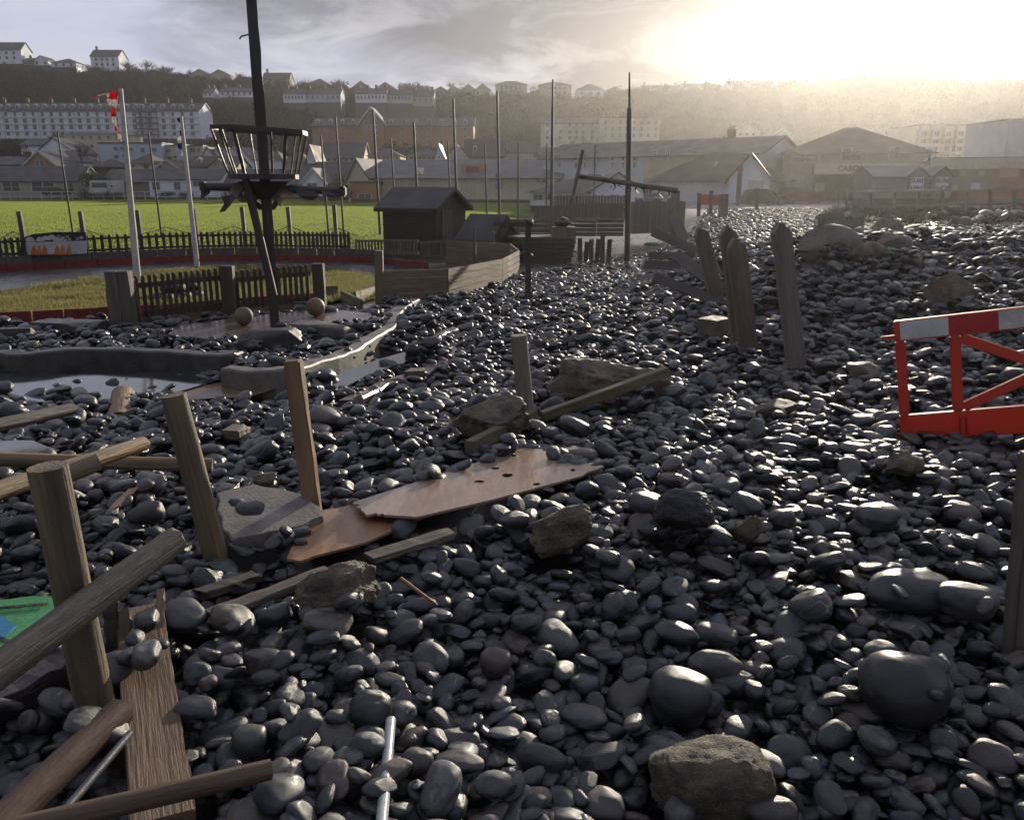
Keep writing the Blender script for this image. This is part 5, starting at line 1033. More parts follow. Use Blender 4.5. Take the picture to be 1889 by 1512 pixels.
def bld(name, label, px0, px1, Y0, pyb, pye, pyr, depth, wall, roof, style='side', Y1=None, wins=(), cat='house', chim=(), dorm=(), over=.35, group=None, trim=False, found=3.0, extra=None):
    Y1 = Y0 if Y1 is None else Y1; Ym = (Y0 + Y1) / 2; p0, p1 = at(px0, pye, Y0), at(px1, pye, Y1); ze = (p0.z + p1.z) / 2
    zr = at((px0 + px1) / 2, pyr, Ym + (depth / 2 if style in ('side', 'hip') else 0)).z; zb = (at(px0, pyb, Y0).z + at(px1, pyb, Y1).z) / 2
    v = Vector((p1.x - p0.x, p1.y - p0.y)); L = v.length; rz = math.atan2(v.y, v.x); c = (p0 + p1) / 2; root = thing(name, label, cat, (c.x, c.y, zb), rz, group); EXC.append((min(p0.x, p1.x) - 2, max(p0.x, p1.x) + 2, Ym - 5, Ym + depth + 3))
    h, hr, X, D, f = ze - zb, zr - zb, L / 2, depth, found; wm = WALL.get(wall, wall) if isinstance(wall, str) else wall; rm = ROOF.get(roof, roof) if isinstance(roof, str) else roof
    fm = MB(); fm.box((0, D / 2, -f / 2 - .01), (L - .06, D - .06, f)); fm.build('foundation', M_concd, root, local=True); mb = MB(); Bv = [(-X, 0, 0), (X, 0, 0), (X, D, 0), (-X, D, 0), (-X, 0, h), (X, 0, h), (X, D, h), (-X, D, h)]; fs = [(0, 1, 5, 4), (1, 2, 6, 5), (2, 3, 7, 6), (3, 0, 4, 7)]
    r = MB(); t = .14; o_ = over
    if style == 'side':
        Bv += [(-X, D / 2, hr - .05), (X, D / 2, hr - .05)]; fs += [(4, 7, 8), (5, 6, 9)]; sl = (hr - h) / (D / 2)
        for s in (1, -1):
            y0 = -o_ if s > 0 else D + o_; z0 = h - sl * o_; r.prism([(-X - o_, y0, z0), (X + o_, y0, z0), (X + o_, D / 2, hr), (-X - o_, D / 2, hr)], (0, 0, t))
    elif style == 'front':
        Bv += [(0, 0, hr - .05), (0, D, hr - .05)]; fs += [(4, 5, 8), (6, 7, 9)]; sl = (hr - h) / X
        for s in (1, -1): x0 = -s * (X + o_); z0 = h - sl * o_; r.prism([(x0, -o_, z0), (0, -o_, hr), (0, D + o_, hr), (x0, D + o_, z0)], (0, 0, t))
        if trim:
            for s in (1, -1):
                x0 = -s * (X + o_); z0 = h - sl * o_; q_ = MB(); q_.prism([(x0, -o_ - .02, z0 - .25), (x0, -o_ - .02, z0 + t), (0, -o_ - .02, hr + t), (0, -o_ - .02, hr - .28)], (0, .015, 0)); q_.build('bargeboard', M_trim, root, local=True)
    elif style == 'hip':
        k = min(D / 2, X * .9); x1 = X - k if X - k > .05 else .05; e = X + o_; b4 = [(-e, -o_, h), (e, -o_, h), (e, D + o_, h), (-e, D + o_, h), (-x1, D / 2, hr), (x1, D / 2, hr)]; r.add(b4, [(0, 1, 5, 4), (1, 2, 5), (2, 3, 4, 5), (3, 0, 4), (3, 2, 1, 0)])
    else:
        r.box((0, D / 2, h + .12), (L + .3, D + .3, .24))
    mb.add(Bv, fs); mb.build('wall', wm, root, local=True); ro = r.build('roof', rm, root, local=True)
    def uz(px, py): 
        f_ = (px - px0) / (px1 - px0); Yq = Y0 + (Y1 - Y0) * f_; return (f_ - .5) * L, at(px, py, Yq).z - zb
    for w in wins:
        px, py, wp, hp = w[:4]; x, z = uz(px, py); k = mpp(Ym, py); wo = put('window', W_F, root, (x, -.06, z), None, (wp * k, 1, hp * k)); pn = put('pane', W_P, wo)
    for cx_ in chim:
        x, _ = uz(cx_, pye); q_ = MB(); zt = hr + (hr - h) * .25 + .5; q_.box((x, D / 2, (hr + zt) / 2 - .2), (.9, .6, zt - hr + .5)); q_.box((x, D / 2, zt + .08), (1.0, .7, .12))
        for s in (-.25, .25): q_.box((x + s, D / 2, zt + .3), (.18, .18, .35))
        q_.build('chimney', M_brick, root, local=True)
    for cx_ in dorm:
        x, _ = uz(cx_, pye); sl = (hr - h) / (D / 2); yb = D * .12; zb_ = h + sl * yb; dw, dh = min(1.0, L * .1), min(1.05, (hr - h) * .5); q_ = MB(); q_.box((x, yb + .7, zb_ + dh / 2), (dw, 1.5, dh)); q_.prism([(x - dw * .56, yb - .1, zb_ + dh), (x + dw * .56, yb - .1, zb_ + dh), (x, yb - .1, zb_ + dh + dw * .32)], (0, 1.6, 0)); d_ = q_.build('dormer', M_trim, root, local=True); put('pane', W_P, d_, (x, yb - .08, zb_ + dh * .5), None, (dw * .6, 1, dh * .7))
    if extra: extra(root, uz, L, h, hr, D)
    return root
def grid(pxs, rows, w, h): return [(x, y, w, h) for y in rows for x in pxs]
R_ = np.linspace
# dark sheds by the track
M_clad = mat('black_stained_boards', (.030, .024, .020), (.020, .016, .014), .6, 5, .3, fine=30)
def clad(root, uz, L, h, hr, D):
    for i in range(11):
        z = (i + .5) * h / 11
        MB().box((0, -.02, z), (L - .02, .035, h / 11 - .02)).build('cladding_board', M_clad, root, local=True); MB().box((L / 2 + .02, D / 2, z), (.035, D - .02, h / 11 - .02)).build('cladding_board', M_clad, root, local=True)
    MB().box((L / 2 + .05, D * .35, h * .48), (.03, .8, h * .95)).build('door', M_dark, root, local=True)
    for i in range(14): MB().box((-L / 2 + (i + .5) * L / 14, -.2, 0), (.02, .02, .02)) if False else None
bld('shed', 'large black timber shed with a ridged felt roof beside the field', 706, 802, 33.6, 462, 384, 352, 2.3, M_clad, 'black', 'side', 32.6, over=.25, cat='shed', found=.4, extra=clad)
bld('shed', 'small black hut with a tiled roof just right of the large shed', 846, 905, 31.5, 468, 444, 402, 1.6, M_clad, 'black', 'side', 30.6, over=.12, cat='shed', found=.4)
def picket_panel(name, lab, a, b, top, bot, n, Y0, Y1, m):
    A, B = at(a, bot[0], Y0), at(b, bot[1], Y1); T0, T1 = at(a, top[0], Y0), at(b, top[1], Y1); root = thing(name, lab, 'fence', A)
    for i in range(n): f = (i + .5) / n; p = A.lerp(B, f); beam('picket', p, Vector((p.x, p.y, T0.lerp(T1, f).z)), .07, .02, m, root, up=(0, -1, 0), seg=1, jit=.002, bev=0)
    for f in (.12, .92): beam('rail', A.lerp(T0, f) + Vector((0, -.03, 0)), B.lerp(T1, f) + Vector((0, -.03, 0)), .03, .07, m, root, seg=2, bev=0)
picket_panel('picket_fence', 'grey picket fence panel in front of the large shed', 655, 772, (442, 442), (470, 470), 20, 29.5, 29.0, M_greywood)
picket_panel('picket_fence', 'low grey picket gate panel right of the shed fence', 775, 822, (446, 442), (476, 478), 9, 28.6, 28.2, M_greywood)
rb = rock('shrub_stone', 'pale stone trough by the shed door', 'trough', (790, 428, 808, 442), M_conc, 90, .6, .8, .2, clear=False)
# boat-shaped play hulk
def hulk():
    b = gp(1000, 488); Y = b.y + .6; root = thing('play_boat', 'dark wrecked play boat with a cabin lump and broken right side', 'boat', (at(1000, 488, Y).x, Y, Hs(b.x, Y)))
    zt = at(1000, 442, Y).z; zb_ = Hs(b.x, b.y) - .1; xl, xr = at(935, 442, Y).x, at(1062, 442, Y).x; D = 1.7
    hull = [(xl, Y + D / 2), (xl + .5, Y + .1), (xr, Y), (xr, Y + D), (xl + .5, Y + D - .1)]; n = 6
    for i in range(n): z0, z1 = zb_ + (zt - zb_) * i / n, zb_ + (zt - zb_) * (i + 1) / n - .015; k = .85 + .15 * (i + 1) / n; cxm = (xl + xr) / 2; mb = MB(); mb.prism([(cxm + (x - cxm) * k, Y + D / 2 + (y - Y - D / 2) * k, z0) for x, y in hull], (0, 0, z1 - z0)); mb.build('hull_plank', M_dark, root)
    mb = MB(); mb.prism([(x, y, zt + .02) for x, y in hull], (0, 0, .06)); mb.build('gunwale', M_greywood, root)
    MB().box((at(1042, 440, Y).x, Y + D / 2, at(0, 432, Y).z), (at(1062, 440, Y).x - at(1018, 440, Y).x, .9, .42)).build('cabin', M_plank, root)
    put('cabin_top', rock_mesh('cabin_top', 7, (.36, .4, .22), M_dark, 6, .3, 3), root, Vector((at(1042, 412, Y).x, Y + D / 2, at(0, 412, Y).z)) - root.location)
    for i, px in enumerate(R_(1070, 1122, 6)): p = at(px, 478 - i * 1.5, Y + .3); p.z = Hs(p.x, p.y) - .1; beam('broken_plank', p, at(px + (i % 2) * 3, 440 + (i * 7) % 9 - i, Y + .3), .16, .05, M_dark, root, up=(0, -1, 0), rag=.05)
hulk()
# board fences and sleeper wall behind the course
def board_fence(name, lab, px0, px1, Y0, Y1, top, bot, n, m, h=None):
    A, B = at(px0, bot[0], Y0), at(px1, bot[1], Y1); root = thing(name, lab, 'fence', A); T0, T1 = at(px0, top[0], Y0).z, at(px1, top[1], Y1).z; me = {}; r = random.Random(px0); w = (B - A).length / n; d = B - A
    for i in range(n):
        f = (i + .5) / n; p = A.lerp(B, f); t = T0 + (T1 - T0) * f + r.uniform(-.04, .04); k = i % 4
        if k not in me: me[k] = MB().box((0, 0, .5), (w * .93, .025 + .006 * k, 1)).mesh('fence_board', m)
        put('fence_board', me[k], root, p - A, (0, 0, math.atan2(d.y, d.x)), (1, 1, t - p.z))
board_fence('board_fence', 'brown upright board fence left part, behind the play boat', 985, 1150, 40, 41, (380, 374), (408, 404), 34, mat('fence_boards_brown', (.16, .125, .10), (.115, .09, .075), .75, 3, .2, WG))
board_fence('board_fence', 'grey upright board fence right part, behind the right-hand mast', 1152, 1262, 41, 42, (374, 372), (432, 428), 20, mat('fence_boards_grey', (.15, .13, .115), (.11, .096, .085), .75, 3, .2, WG))
board_fence('board_fence', 'low brown board fence far off between shed and bungalow', 1020, 1160, 62, 62, (361, 360), (382, 382), 24, mat('fence_boards_red', (.12, .075, .055), (.08, .055, .045), .75, 3, .2, WG))
def sleepers(lab, px0, px1, Y, top, bot, n, m=M_greywood):
    A, B = at(px0, bot, Y), at(px1, bot, Y); root = thing('sleeper_wall', lab, 'wall', A); zt = at(px0, top, Y).z
    for i in range(n):
        z0 = A.z + (zt - A.z) * i / n; hh = (zt - A.z) / n
        for a, b in ((0, .5), (.5, 1)): beam('sleeper', Vector((A.x + (B.x - A.x) * a + .01, Y, z0 + hh / 2)), Vector((A.x + (B.x - A.x) * b - .01, Y, z0 + hh / 2)), .14, hh - .02, m, root, seg=4, jit=.01)
sleepers('dark sleeper wall behind the play boat, right part', 1050, 1150, 36, 404, 436, 4); sleepers('dark sleeper wall behind the play boat, left part', 900, 1046, 37, 404, 438, 4)
for px, t, b, Y, lab, w in ((1246, 352, 400, 40, 'stout dark post at the corner of the board fences', 14), (1335, 358, 386, 46, 'dark bollard on the shingle before the parked cars', 15), (1290, 356, 376, 48, 'first thin bollard left of the dark bollard', 6), (1312, 352, 372, 50, 'second thin bollard just left of the dark bollard', 6), (1396, 347, 378, 58, 'bollard in front of the dark red parked car', 6)):
    p = at(px, b, Y); p.z = min(p.z, Hs(p.x, p.y)); tag(beam('bollard', p, at(px, t, Y), w * mpp(Y), w * mpp(Y), M_greywood, up=(0, -1, 0), seg=3), lab, 'bollard')
# promenade wall and timber rail fence to the right
def promenade():
    Y = 66.0; A, B = at(1345, 384, Y), at(1552, 384, Y); mb = MB(); mb.box(((A.x + B.x) / 2, Y + .25, A.z - .5), (B.x - A.x, .5, 1.0)); tag(mb.build('promenade_wall', M_conc, org=(A.x, Y, A.z - 1)), 'low promenade wall with a shining wet top below the parked cars', 'wall')
    mb = MB(); z = at(1500, 379, 74).z; mb.add([(8, 67, z), (80, 67, z), (80, 105, z), (8, 105, z)], [(0, 1, 2, 3)]); struct(mb.build('road', M_asph, fixn=False))
    Y0, Y1 = 56.0, 46.0; root = thing('rail_fence', 'weathered three-rail timber fence along the right-hand promenade', 'fence', at(1560, 398, Y0)); m = M_greywood
    for i, px in enumerate(R_(1562, 1960, 10)):
        f = i / 9; Y = Y0 + (Y1 - Y0) * f; p = at(px, 404, Y); t = at(px, 352 - 6 * f, Y); beam('post', p - Vector((0, 0, .6)), t, .16, .16, m, root, up=(0, -1, 0), seg=2)
        if i:
            for r0 in (.05, .5, .95): a, b = pp_[0].lerp(pp_[1], r0), p.lerp(t, r0); beam('rail', a + Vector((0, -.1, 0)), b + Vector((0, -.1, 0)), .05, .14, m, root, seg=2)
        pp_ = (p, t)
promenade()
# cars, seen small but whole
def car(lab, px0, px1, pyt, pyb, Y, col, rev=False, van=False, rack=False, yaw=0.0):
    k = mpp(Y); L = (px1 - px0) * k; Hc = (pyb - pyt) * k; c = at((px0 + px1) / 2, pyb, Y); root = thing('car' if not van else 'camper_van', lab, 'car' if not van else 'van', c, (math.pi if rev else 0) + yaw); W = 1.75
    m = mat('car_paint_' + col, {'dred': (.05, .010, .010), 'red': (.12, .016, .014), 'blue': (.10, .14, .20), 'silver': (.32, .33, .35), 'white': (.55, .55, .55), 'black': (.025, .025, .03)}[col], None, .25, 2, 0, coat=.6)
    def prof(pts, w, y0=0): mb = MB(); mb.prism([(x * L - L / 2, -w / 2 + y0, z * Hc) for x, z in pts], (0, w, 0)); return mb
    if van: prof([(.02, .14), (.98, .14), (.99, .55), (.94, .6), (.90, .98), (.02, 1.0)], W * 1.1).build('body', m, root, local=True, bevel=.08)
    else:
        prof([(.01, .2), (.05, .14), (.96, .14), (.99, .25), (.985, .44), (.93, .52), (.70, .58), (.04, .60), (.01, .5)], W).build('body', m, root, local=True, bevel=.07)
        prof([(.03, .58), (.72, .58), (.56, .93), (.50, 1.0), (.13, 1.0), (.08, .94)], W * .84).build('cabin', m, root, local=True, bevel=.06)
        prof([(.07, .62), (.30, .62), (.30, .90), (.12, .90)], W * .86).build('side_window', M_glass, root, local=True); prof([(.33, .62), (.66, .62), (.54, .90), (.33, .90)], W * .86).build('side_window', M_glass, root, local=True)
        mb = MB(); mb.prism([(.735 * L - L / 2, -W * .36, .60 * Hc), (.735 * L - L / 2, W * .36, .60 * Hc), (.58 * L - L / 2, W * .34, .93 * Hc), (.58 * L - L / 2, -W * .34, .93 * Hc)], (.02, 0, .02)); mb.build('windscreen', M_glass, root, local=True)
    for x in (.19, .80):
        for y in (-W / 2 + .06, W / 2 - .06): mb = MB(); mb.tube([((x - .5) * L, y - .1, .31), ((x - .5) * L, y + .1, .31)], .31, 14); wh = mb.build('wheel', M_black, root, local=True); mb = MB(); mb.tube([((x - .5) * L, y - .11, .31), ((x - .5) * L, y + .11, .31)], .17, 10); mb.build('rim', M_slim, wh, local=True)
    for y in (-.6, .6): MB().box((.485 * L, y, .42 * Hc), (.06, .28, .13)).build('headlight', M_glass, root, local=True)
    if rack:
        for x in (.2, .45): MB().box(((x - .5) * L, 0, 1.06 * Hc), (.05, W * .8, .04)).build('roof_bar', M_slim, root, local=True)
    return root
car('dark red parked hatchback with a glaring windscreen', 1368, 1452, 350, 379, 78, 'dred'); car('red parked estate car with a roof rack behind the dark red one', 1432, 1518, 346, 376, 84, 'red', rack=True)
car('blue-grey parked car behind the right-hand mast', 1164, 1216, 356, 378, 80, 'blue', yaw=.2); car('silver parked car beside the blue-grey one', 1196, 1242, 354, 378, 84, 'silver'); car('black parked car in front of the left bungalow windows', 82, 128, 346, 361, 149, 'black')
p = at(1311, 378, 52); mb = MB(); mb.prism([p + Vector((-.55, -.3, 0)), p + Vector((.5, -.3, 0)), p + Vector((.6, -.3, .55)), p + Vector((-.7, -.3, .62))], (0, .7, 0)); tag(mb.build('skip', mat('orange_red_skip', (.45, .06, .025), None, .5, 3, .1), org=p, bevel=.03), 'small orange-red tub half buried in the far shingle', 'tub')
def camper():
    Y = 146; c = at(186, 361, Y); root = thing('camper_van', 'white camper van parked nose-on beside the field fence', 'van', c); m = mat('camper_white', (.50, .50, .49), None, .4, 2, 0); w = 38 * mpp(Y); h = 27 * mpp(Y); dk = M_glass
    mb = MB(); mb.prism([(-w / 2, 0, .35), (w / 2, 0, .35), (w / 2, 0, h), (-w / 2, 0, h)], (0, 5.5, 0)); mb.build('body', m, root, local=True, bevel=.15); MB().box((0, -.5, .8), (w * .8, 1.2, .9)).build('bonnet', m, root, local=True, bevel=.15)
    mb = MB(); mb.prism([(-w * .36, -.35, 1.2), (w * .36, -.35, 1.2), (w * .34, -.02, 2.05), (-w * .34, -.02, 2.05)], (0, -.02, .01)); mb.build('windscreen', dk, root, local=True)
    for x in (-.38, .38): MB().box((x * w, -1.12, .85), (.4, .05, .2)).build('headlight', M_trim, root, local=True); mb = MB(); mb.tube([(x * w - .12, -.5, .35), (x * w + .12, -.5, .35)], .35, 12); mb.build('wheel', M_black, root, local=True)
    for x in (-.62, .62): MB().box((x * w, -.3, 1.5), (.2, .1, .4)).build('mirror', M_black, root, local=True)
camper()
# a person walking on the promenade
def person():
    b = at(1543, 383, 80); b.z = at(1500, 379, 74).z; root = thing('person', 'person in dark clothes walking on the promenade by the rail fence', 'person', b)
    J = [((0, 0, .92), .15), ((0, 0, 1.15), .15), ((0, 0, 1.38), .17), ((0, 0, 1.48), .07), ((0, .02, 1.60), .10), ((0, .03, 1.70), .09), ((.17, 0, 1.37), .07), ((.23, .05, 1.10), .05), ((.20, -.05, .86), .04), ((-.17, 0, 1.37), .07), ((-.23, -.06, 1.10), .05), ((-.20, -.02, .87), .04), ((.09, .02, .85), .10), ((.10, -.12, .47), .07), ((.10, -.05, .06), .055), ((.10, -.18, .03), .05), ((-.09, .02, .85), .10), ((-.10, .10, .47), .07), ((-.10, .22, .08), .055), ((-.10, .10, .03), .05)]
    E = [(0, 1), (1, 2), (2, 3), (3, 4), (4, 5), (2, 6), (6, 7), (7, 8), (2, 9), (9, 10), (10, 11), (0, 12), (12, 13), (13, 14), (14, 15), (0, 16), (16, 17), (17, 18), (18, 19)]
    me = bpy.data.meshes.new('body'); me.from_pydata([j[0] for j in J], E, []); o = bpy.data.objects.new('body', me); COL.objects.link(o); o.parent = root; me.materials.append(mat('dark_clothes', (.03, .03, .035), None, .8, 4, .1))
    o.modifiers.new('skin', 'SKIN'); o.modifiers.new('sub', 'SUBSURF').levels = 1; o.modifiers['sub'].render_levels = 1
    for i, j in enumerate(J): me.skin_vertices[0].data[i].radius = (j[1], j[1])
    me.skin_vertices[0].data[0].use_root = True
person()
# text
TEXTS = []
def text(body, p, size, m, parent, rz=0.0, ext=.02, ax='LEFT', tilt=0):
    cu = bpy.data.curves.new('lettering', 'FONT'); cu.body = body; cu.size = size; cu.extrude = ext; cu.align_x = ax; cu.align_y = 'CENTER'; cu.offset = .012 * size; cu.materials.append(m); o = bpy.data.objects.new('lettering', cu); COL.objects.link(o); o.parent = parent; o.location = p; o.rotation_euler = (math.pi / 2, 0, 0); TEXTS.append(o); return o

# ---- seafront buildings, right
def carousel_bits(root, uz, L, h, hr, D):
    x0, z0 = uz(1505, 303); x1, z1 = uz(1722, 321); MB().box(((x0 + x1) / 2, -1.0, (z0 + z1) / 2), (x1 - x0, 2.0, z0 - z1)).build('sign_fascia', WALL['cream'], root, local=True)
    a, zt = uz(1548, 312); text('CAROUSEL   AMUSEMENTS', (a, -2.03, zt), .74, mat('sign_brown', (.10, .04, .03), None, .6), root)
    xa, zb1 = uz(1455, 322); xb, zb2 = uz(1715, 372); MB().box(((x0 + x1) / 2, -.10, (zb1 + zb2) / 2), (x1 - x0, .2, zb1 - zb2)).build('recess_shade', WALL['dark'], root, local=True)  # dark box painted in for the shaded recess under the fascia
    for px in (1515, 1525): x, z = uz(px, 345); MB().box((x, -.25, z), (.5, .05, .9)).build('poster', M_trim if px < 1520 else WALL['yellow'], root, local=True)
bld('amusement_arcade', 'large cream amusement arcade with a hipped brown roof and long sign fascia', 1447, 1716, 96, 372, 284, 236, 16, 'pink', 'brown', 'hip', 92, [(1488, 290, 52, 20), (1574, 285, 36, 24), (1650, 283, 14, 22)], 'building', over=.8, extra=carousel_bits)
def hall_bits(root, uz, L, h, hr, D):
    a = bpy.data.objects; x0, z0 = uz(1350, 332); x1, _ = uz(1424, 332); xm, zm = uz(1387, 286); mb = MB(); mb.prism([(x0, -2.2, -2), (x1, -2.2, -2), (x1, -2.2, z0), (xm, -2.2, zm), (x0, -2.2, z0)], (0, 3.5, 0)); g = mb.build('porch_gable', WALL['white'], root, local=True)
    r = MB()
    for s, xx in ((1, x0), (-1, x1)): r.prism([(xx - s * .4, -2.6, z0 - .35), (xm, -2.6, zm + .05), (xm, 4.5, zm + .05), (xx - s * .4, 4.5, z0 - .35)], (0, 0, .15))
    r.build('porch_roof', ROOF['brown'], root, local=True); xd, zd = uz(1369, 340); MB().box((xd, -2.23, zd), (.45, .04, 3.4)).build('dark_stripe', WALL['dark'], root, local=True)
    xs, zs = uz(1318, 303); MB().box((xs, 2.6, zs), (.25, .9, .1), Euler((.6, 0, -.3)).to_matrix()).build('skylight', M_trim, root, local=True)
    xg, zg = uz(1398, 352); MB().box((xg, -2.25, zg), (1.4, .05, 2.0)).build('garage_door', M_trim, root, local=True); xp, zp = uz(1440, 352); MB().box((xp, -.05, zp), (.9, .08, 2.0)).build('door', WALL['brown'], root, local=True)
bld('seafront_hall', 'white single-storey hall with a big hipped brown roof and porch gable', 1197, 1458, 88, 374, 334, 281, 11, 'white', 'brown', 'hip', 84, [], 'building', over=.6, extra=hall_bits)
def long_bits(root, uz, L, h, hr, D):
    x0, z0 = uz(1210, 276); x1, z1 = uz(1318, 340); MB().box(((x0 + x1) / 2, -.03, h / 2 - .1), (x1 - x0, .06, h)).build('cream_wall', WALL['yellow'], root, local=True)
bld('long_terrace', 'long two-storey pale blue and cream terrace with a continuous roof', 1000, 1404, 128, 345, 288, 262, 10, 'pale', 'slate', 'side', 104, grid((1040, 1075, 1094, 1115, 1149, 1170, 1192), (291, 305), 7, 10) + [(x, y - 5, 8, 10) for x in (1230, 1252, 1300) for y in (288, 300)], 'terrace', chim=(1322,), over=.5, extra=long_bits)
bld('bungalow', 'grey-roofed white bungalow with its gable turned right, behind the board fence', 978, 1160, 84, 380, 356, 321, 9, 'white', 'slate', 'hip', 80, [(994, 364, 20, 10), (1018, 364, 14, 10)], 'bungalow', over=.5)
bld('gable_annexe', 'white gable annexe at the right of the grey-roofed bungalow', 1092, 1188, 79, 378, 352, 320, 8, 'white', 'slate', 'front', None, [(1127, 345, 4, 5)], 'annexe', over=.3)
def hut_bits(root, uz, L, h, hr, D):
    ms = mat('sign_white', (.55, .55, .56), None, .6); mt = mat('sign_blue', (.05, .09, .24), None, .6)
    for px, lines in ((1687, ('SURF', 'HIRE')), (1733, ('SURF', 'SHOP'))):
        xm, zm = uz(px, 309); xl, zl = uz(px - 21, 325); xr, _ = uz(px + 21, 325); _, zb_ = uz(px, 362); mb = MB(); mb.prism([(xl + .1, -.5, zb_), (xr - .1, -.5, zb_), (xr - .1, -.5, zl), (xm, -.5, zm - .1), (xl + .1, -.5, zl)], (0, .9, 0)); mb.build('gable', WALL['grey'], root, local=True)
        r = MB()
        for xx in (xl, xr): r.prism([(xx, -.75, zl - .08), (xm, -.75, zm), (xm, 1.6, zm), (xx, 1.6, zl - .08)], (0, 0, .1))
        r.build('gable_roof', ROOF['grey'], root, local=True); xs, zs = uz(px, 341); MB().box((xs, -.53, zs), (24 * mpp(62), .04, 27 * mpp(62))).build('sign_panel', ms, root, local=True)
        for i, t in enumerate(lines): text(t, (xs, -.57, zs + .26 - .5 * i), .42, mt, root, ax='CENTER')
bld('surf_hut', 'grey surf hire hut with two small gables and white signs', 1616, 1755, 62, 366, 327, 309, 4, 'grey', 'grey', 'side', None, [], 'hut', over=.3, extra=hut_bits)
def shop_bits(root, uz, L, h, hr, D):
    x0, z0 = uz(1716, 293); x1, z1 = uz(1960, 311); MB().box(((x0 + x1) / 2, -.6, (z0 + z1) / 2), (x1 - x0, 1.2, z0 - z1)).build('fascia', WALL['beige'], root, local=True)
    for px, py, w, hh, m in ((1762, 322, 22, 12, 'red'), (1783, 320, 10, 10, 'yellow'), (1818, 320, 10, 10, 'yellow'), (1832, 322, 16, 12, 'red'), (1868, 320, 30, 14, 'orange'), (1790, 342, 90, 22, 'dark'), (1872, 342, 22, 10, 'red'), (1808, 345, 14, 14, 'pale'), (1770, 345, 10, 10, 'beige')): x, z = uz(px, py); k = mpp(80); MB().box((x, -.08 - (.06 if m != 'dark' else 0), z), (w * k, .08, hh * k)).build('shop_sign' if m != 'dark' else 'shop_window', WALL[m] if m != 'dark' else M_glass, root, local=True)
bld('seafront_shop', 'flat-roofed seafront shop with red frontage and pale fascia', 1715, 1960, 80, 366, 295, 292, 12, 'red', 'slate', 'flat', 76, [], 'shop', extra=shop_bits)
def flats_bits(root, uz, L, h, hr, D):
    for r0 in range(4):
        x, z = uz(1775, 240 + r0 * 14); MB().box((0, -.7, z), (L, 1.4, .18)).build('balcony_slab', M_trim, root, local=True)
    for px in R_(1696, 1852, 8): x, _ = uz(px, 240); MB().box((x, -.7, h / 2), (.25, 1.3, h)).build('balcony_pier', M_trim, root, local=True)
bld('apartment_block', 'pale balconied apartment block above the shop roof', 1692, 1854, 180, 300, 232, 228, 14, 'cream', 'slate', 'flat', None, grid(R_(1706, 1842, 7), (247, 261, 275, 289), 12, 8), 'flats', extra=flats_bits)
bld('end_block', 'plain blue-grey block cut by the right edge of the picture', 1862, 1990, 130, 300, 222, 220, 12, 'sky', 'slate', 'flat', None, [], 'building')
p = at(1716, 356, 70); root = thing('street_lamp', 'old-style street lamp between arcade and shop', 'street lamp', p); t = at(1716, 292, 70); roundpole('post', p, t, .07, .05, M_slim, root, n=8, knots=0); mb = MB(); mb.lathe([(.08, 0), (.2, .45), (.22, .5), (.05, .72), (.02, .8)], 8, t); mb.build('lantern', mat('lantern_glass', (.5, .5, .48), None, .15, 2, 0), root)
# ---- middle: supermarket, behind the field
def market_bits(root, uz, L, h, hr, D):
    x0, z0 = uz(648, 332); x1, _ = uz(692, 332); xm, zm = uz(667, 296); mb = MB(); mb.prism([(x0, -1.5, -2), (x1, -1.5, -2), (x1, -1.5, z0), (xm, -1.5, zm), (x0, -1.5, z0)], (0, 4, 0)); mb.build('gable', WALL['cream'], root, local=True)
    r = MB()
    for xx in (x0, x1): r.prism([(xx, -1.8, z0 - .1), (xm, -1.8, zm), (xm, 8, zm), (xx, 8, z0 - .1)], (0, 0, .3))
    r.build('gable_roof', ROOF['slate'], root, local=True); x, z = uz(760, 326); MB().box((x, -.2, z), (90 * mpp(128), .3, .35)).build('eaves_board', M_trim, root, local=True)
    x, z = uz(872, 316); MB().box((x, 2.4, z + .3), (52 * mpp(128), .1, 1.3)).build('roof_sign', WALL['tan'], root, local=True); MB().box((x - .3, 2.33, z + .3), (26 * mpp(128), .06, .8)).build('roof_sign_panel', WALL['red'], root, local=True)
    x0, z0 = uz(762, 322); xm, zm = uz(769, 309); x1, _ = uz(780, 322); mb = MB(); mb.prism([(x0, .8, z0), (x1, .8, z0), (xm, .8, zm)], (0, 3, 0)); mb.build('small_gable', WALL['cream'], root, local=True)
    x, z = uz(925, 335); MB().box((x, -.1, z), (12 * mpp(128), .2, 2.2)).build('notice', WALL['sky'], root, local=True); x, z = uz(1000, 304); MB().box((x, 4, z), (14 * mpp(128), .2, .9)).build('vent_panel', M_trim, root, local=True)
bld('supermarket', 'long cream building with slate roof, left gable and a red roof sign', 668, 1030, 132, 368, 328, 296, 16, 'cream', 'grey', 'side', 124, [(706, 340, 6, 5), (1000, 334, 20, 5)], 'supermarket', over=.6, extra=market_bits)
bld('outbuilding', 'orange-brown outbuilding with a pale door under the supermarket gable', 646, 694, 126, 368, 338, 334, 6, 'orange', 'slate', 'flat', None, [(672, 362, 26, 8)], 'outbuilding')
bld('house', 'dark-roofed house with a white front gable right of the crow\'s nest', 556, 600, 138, 362, 336, 311, 9, 'white', 'slate', 'front', None, [(575, 342, 20, 8)], trim=True); bld('house', 'long dark slate roof behind the white front gable', 556, 662, 146, 360, 330, 300, 9, 'beige', 'slate', 'side')
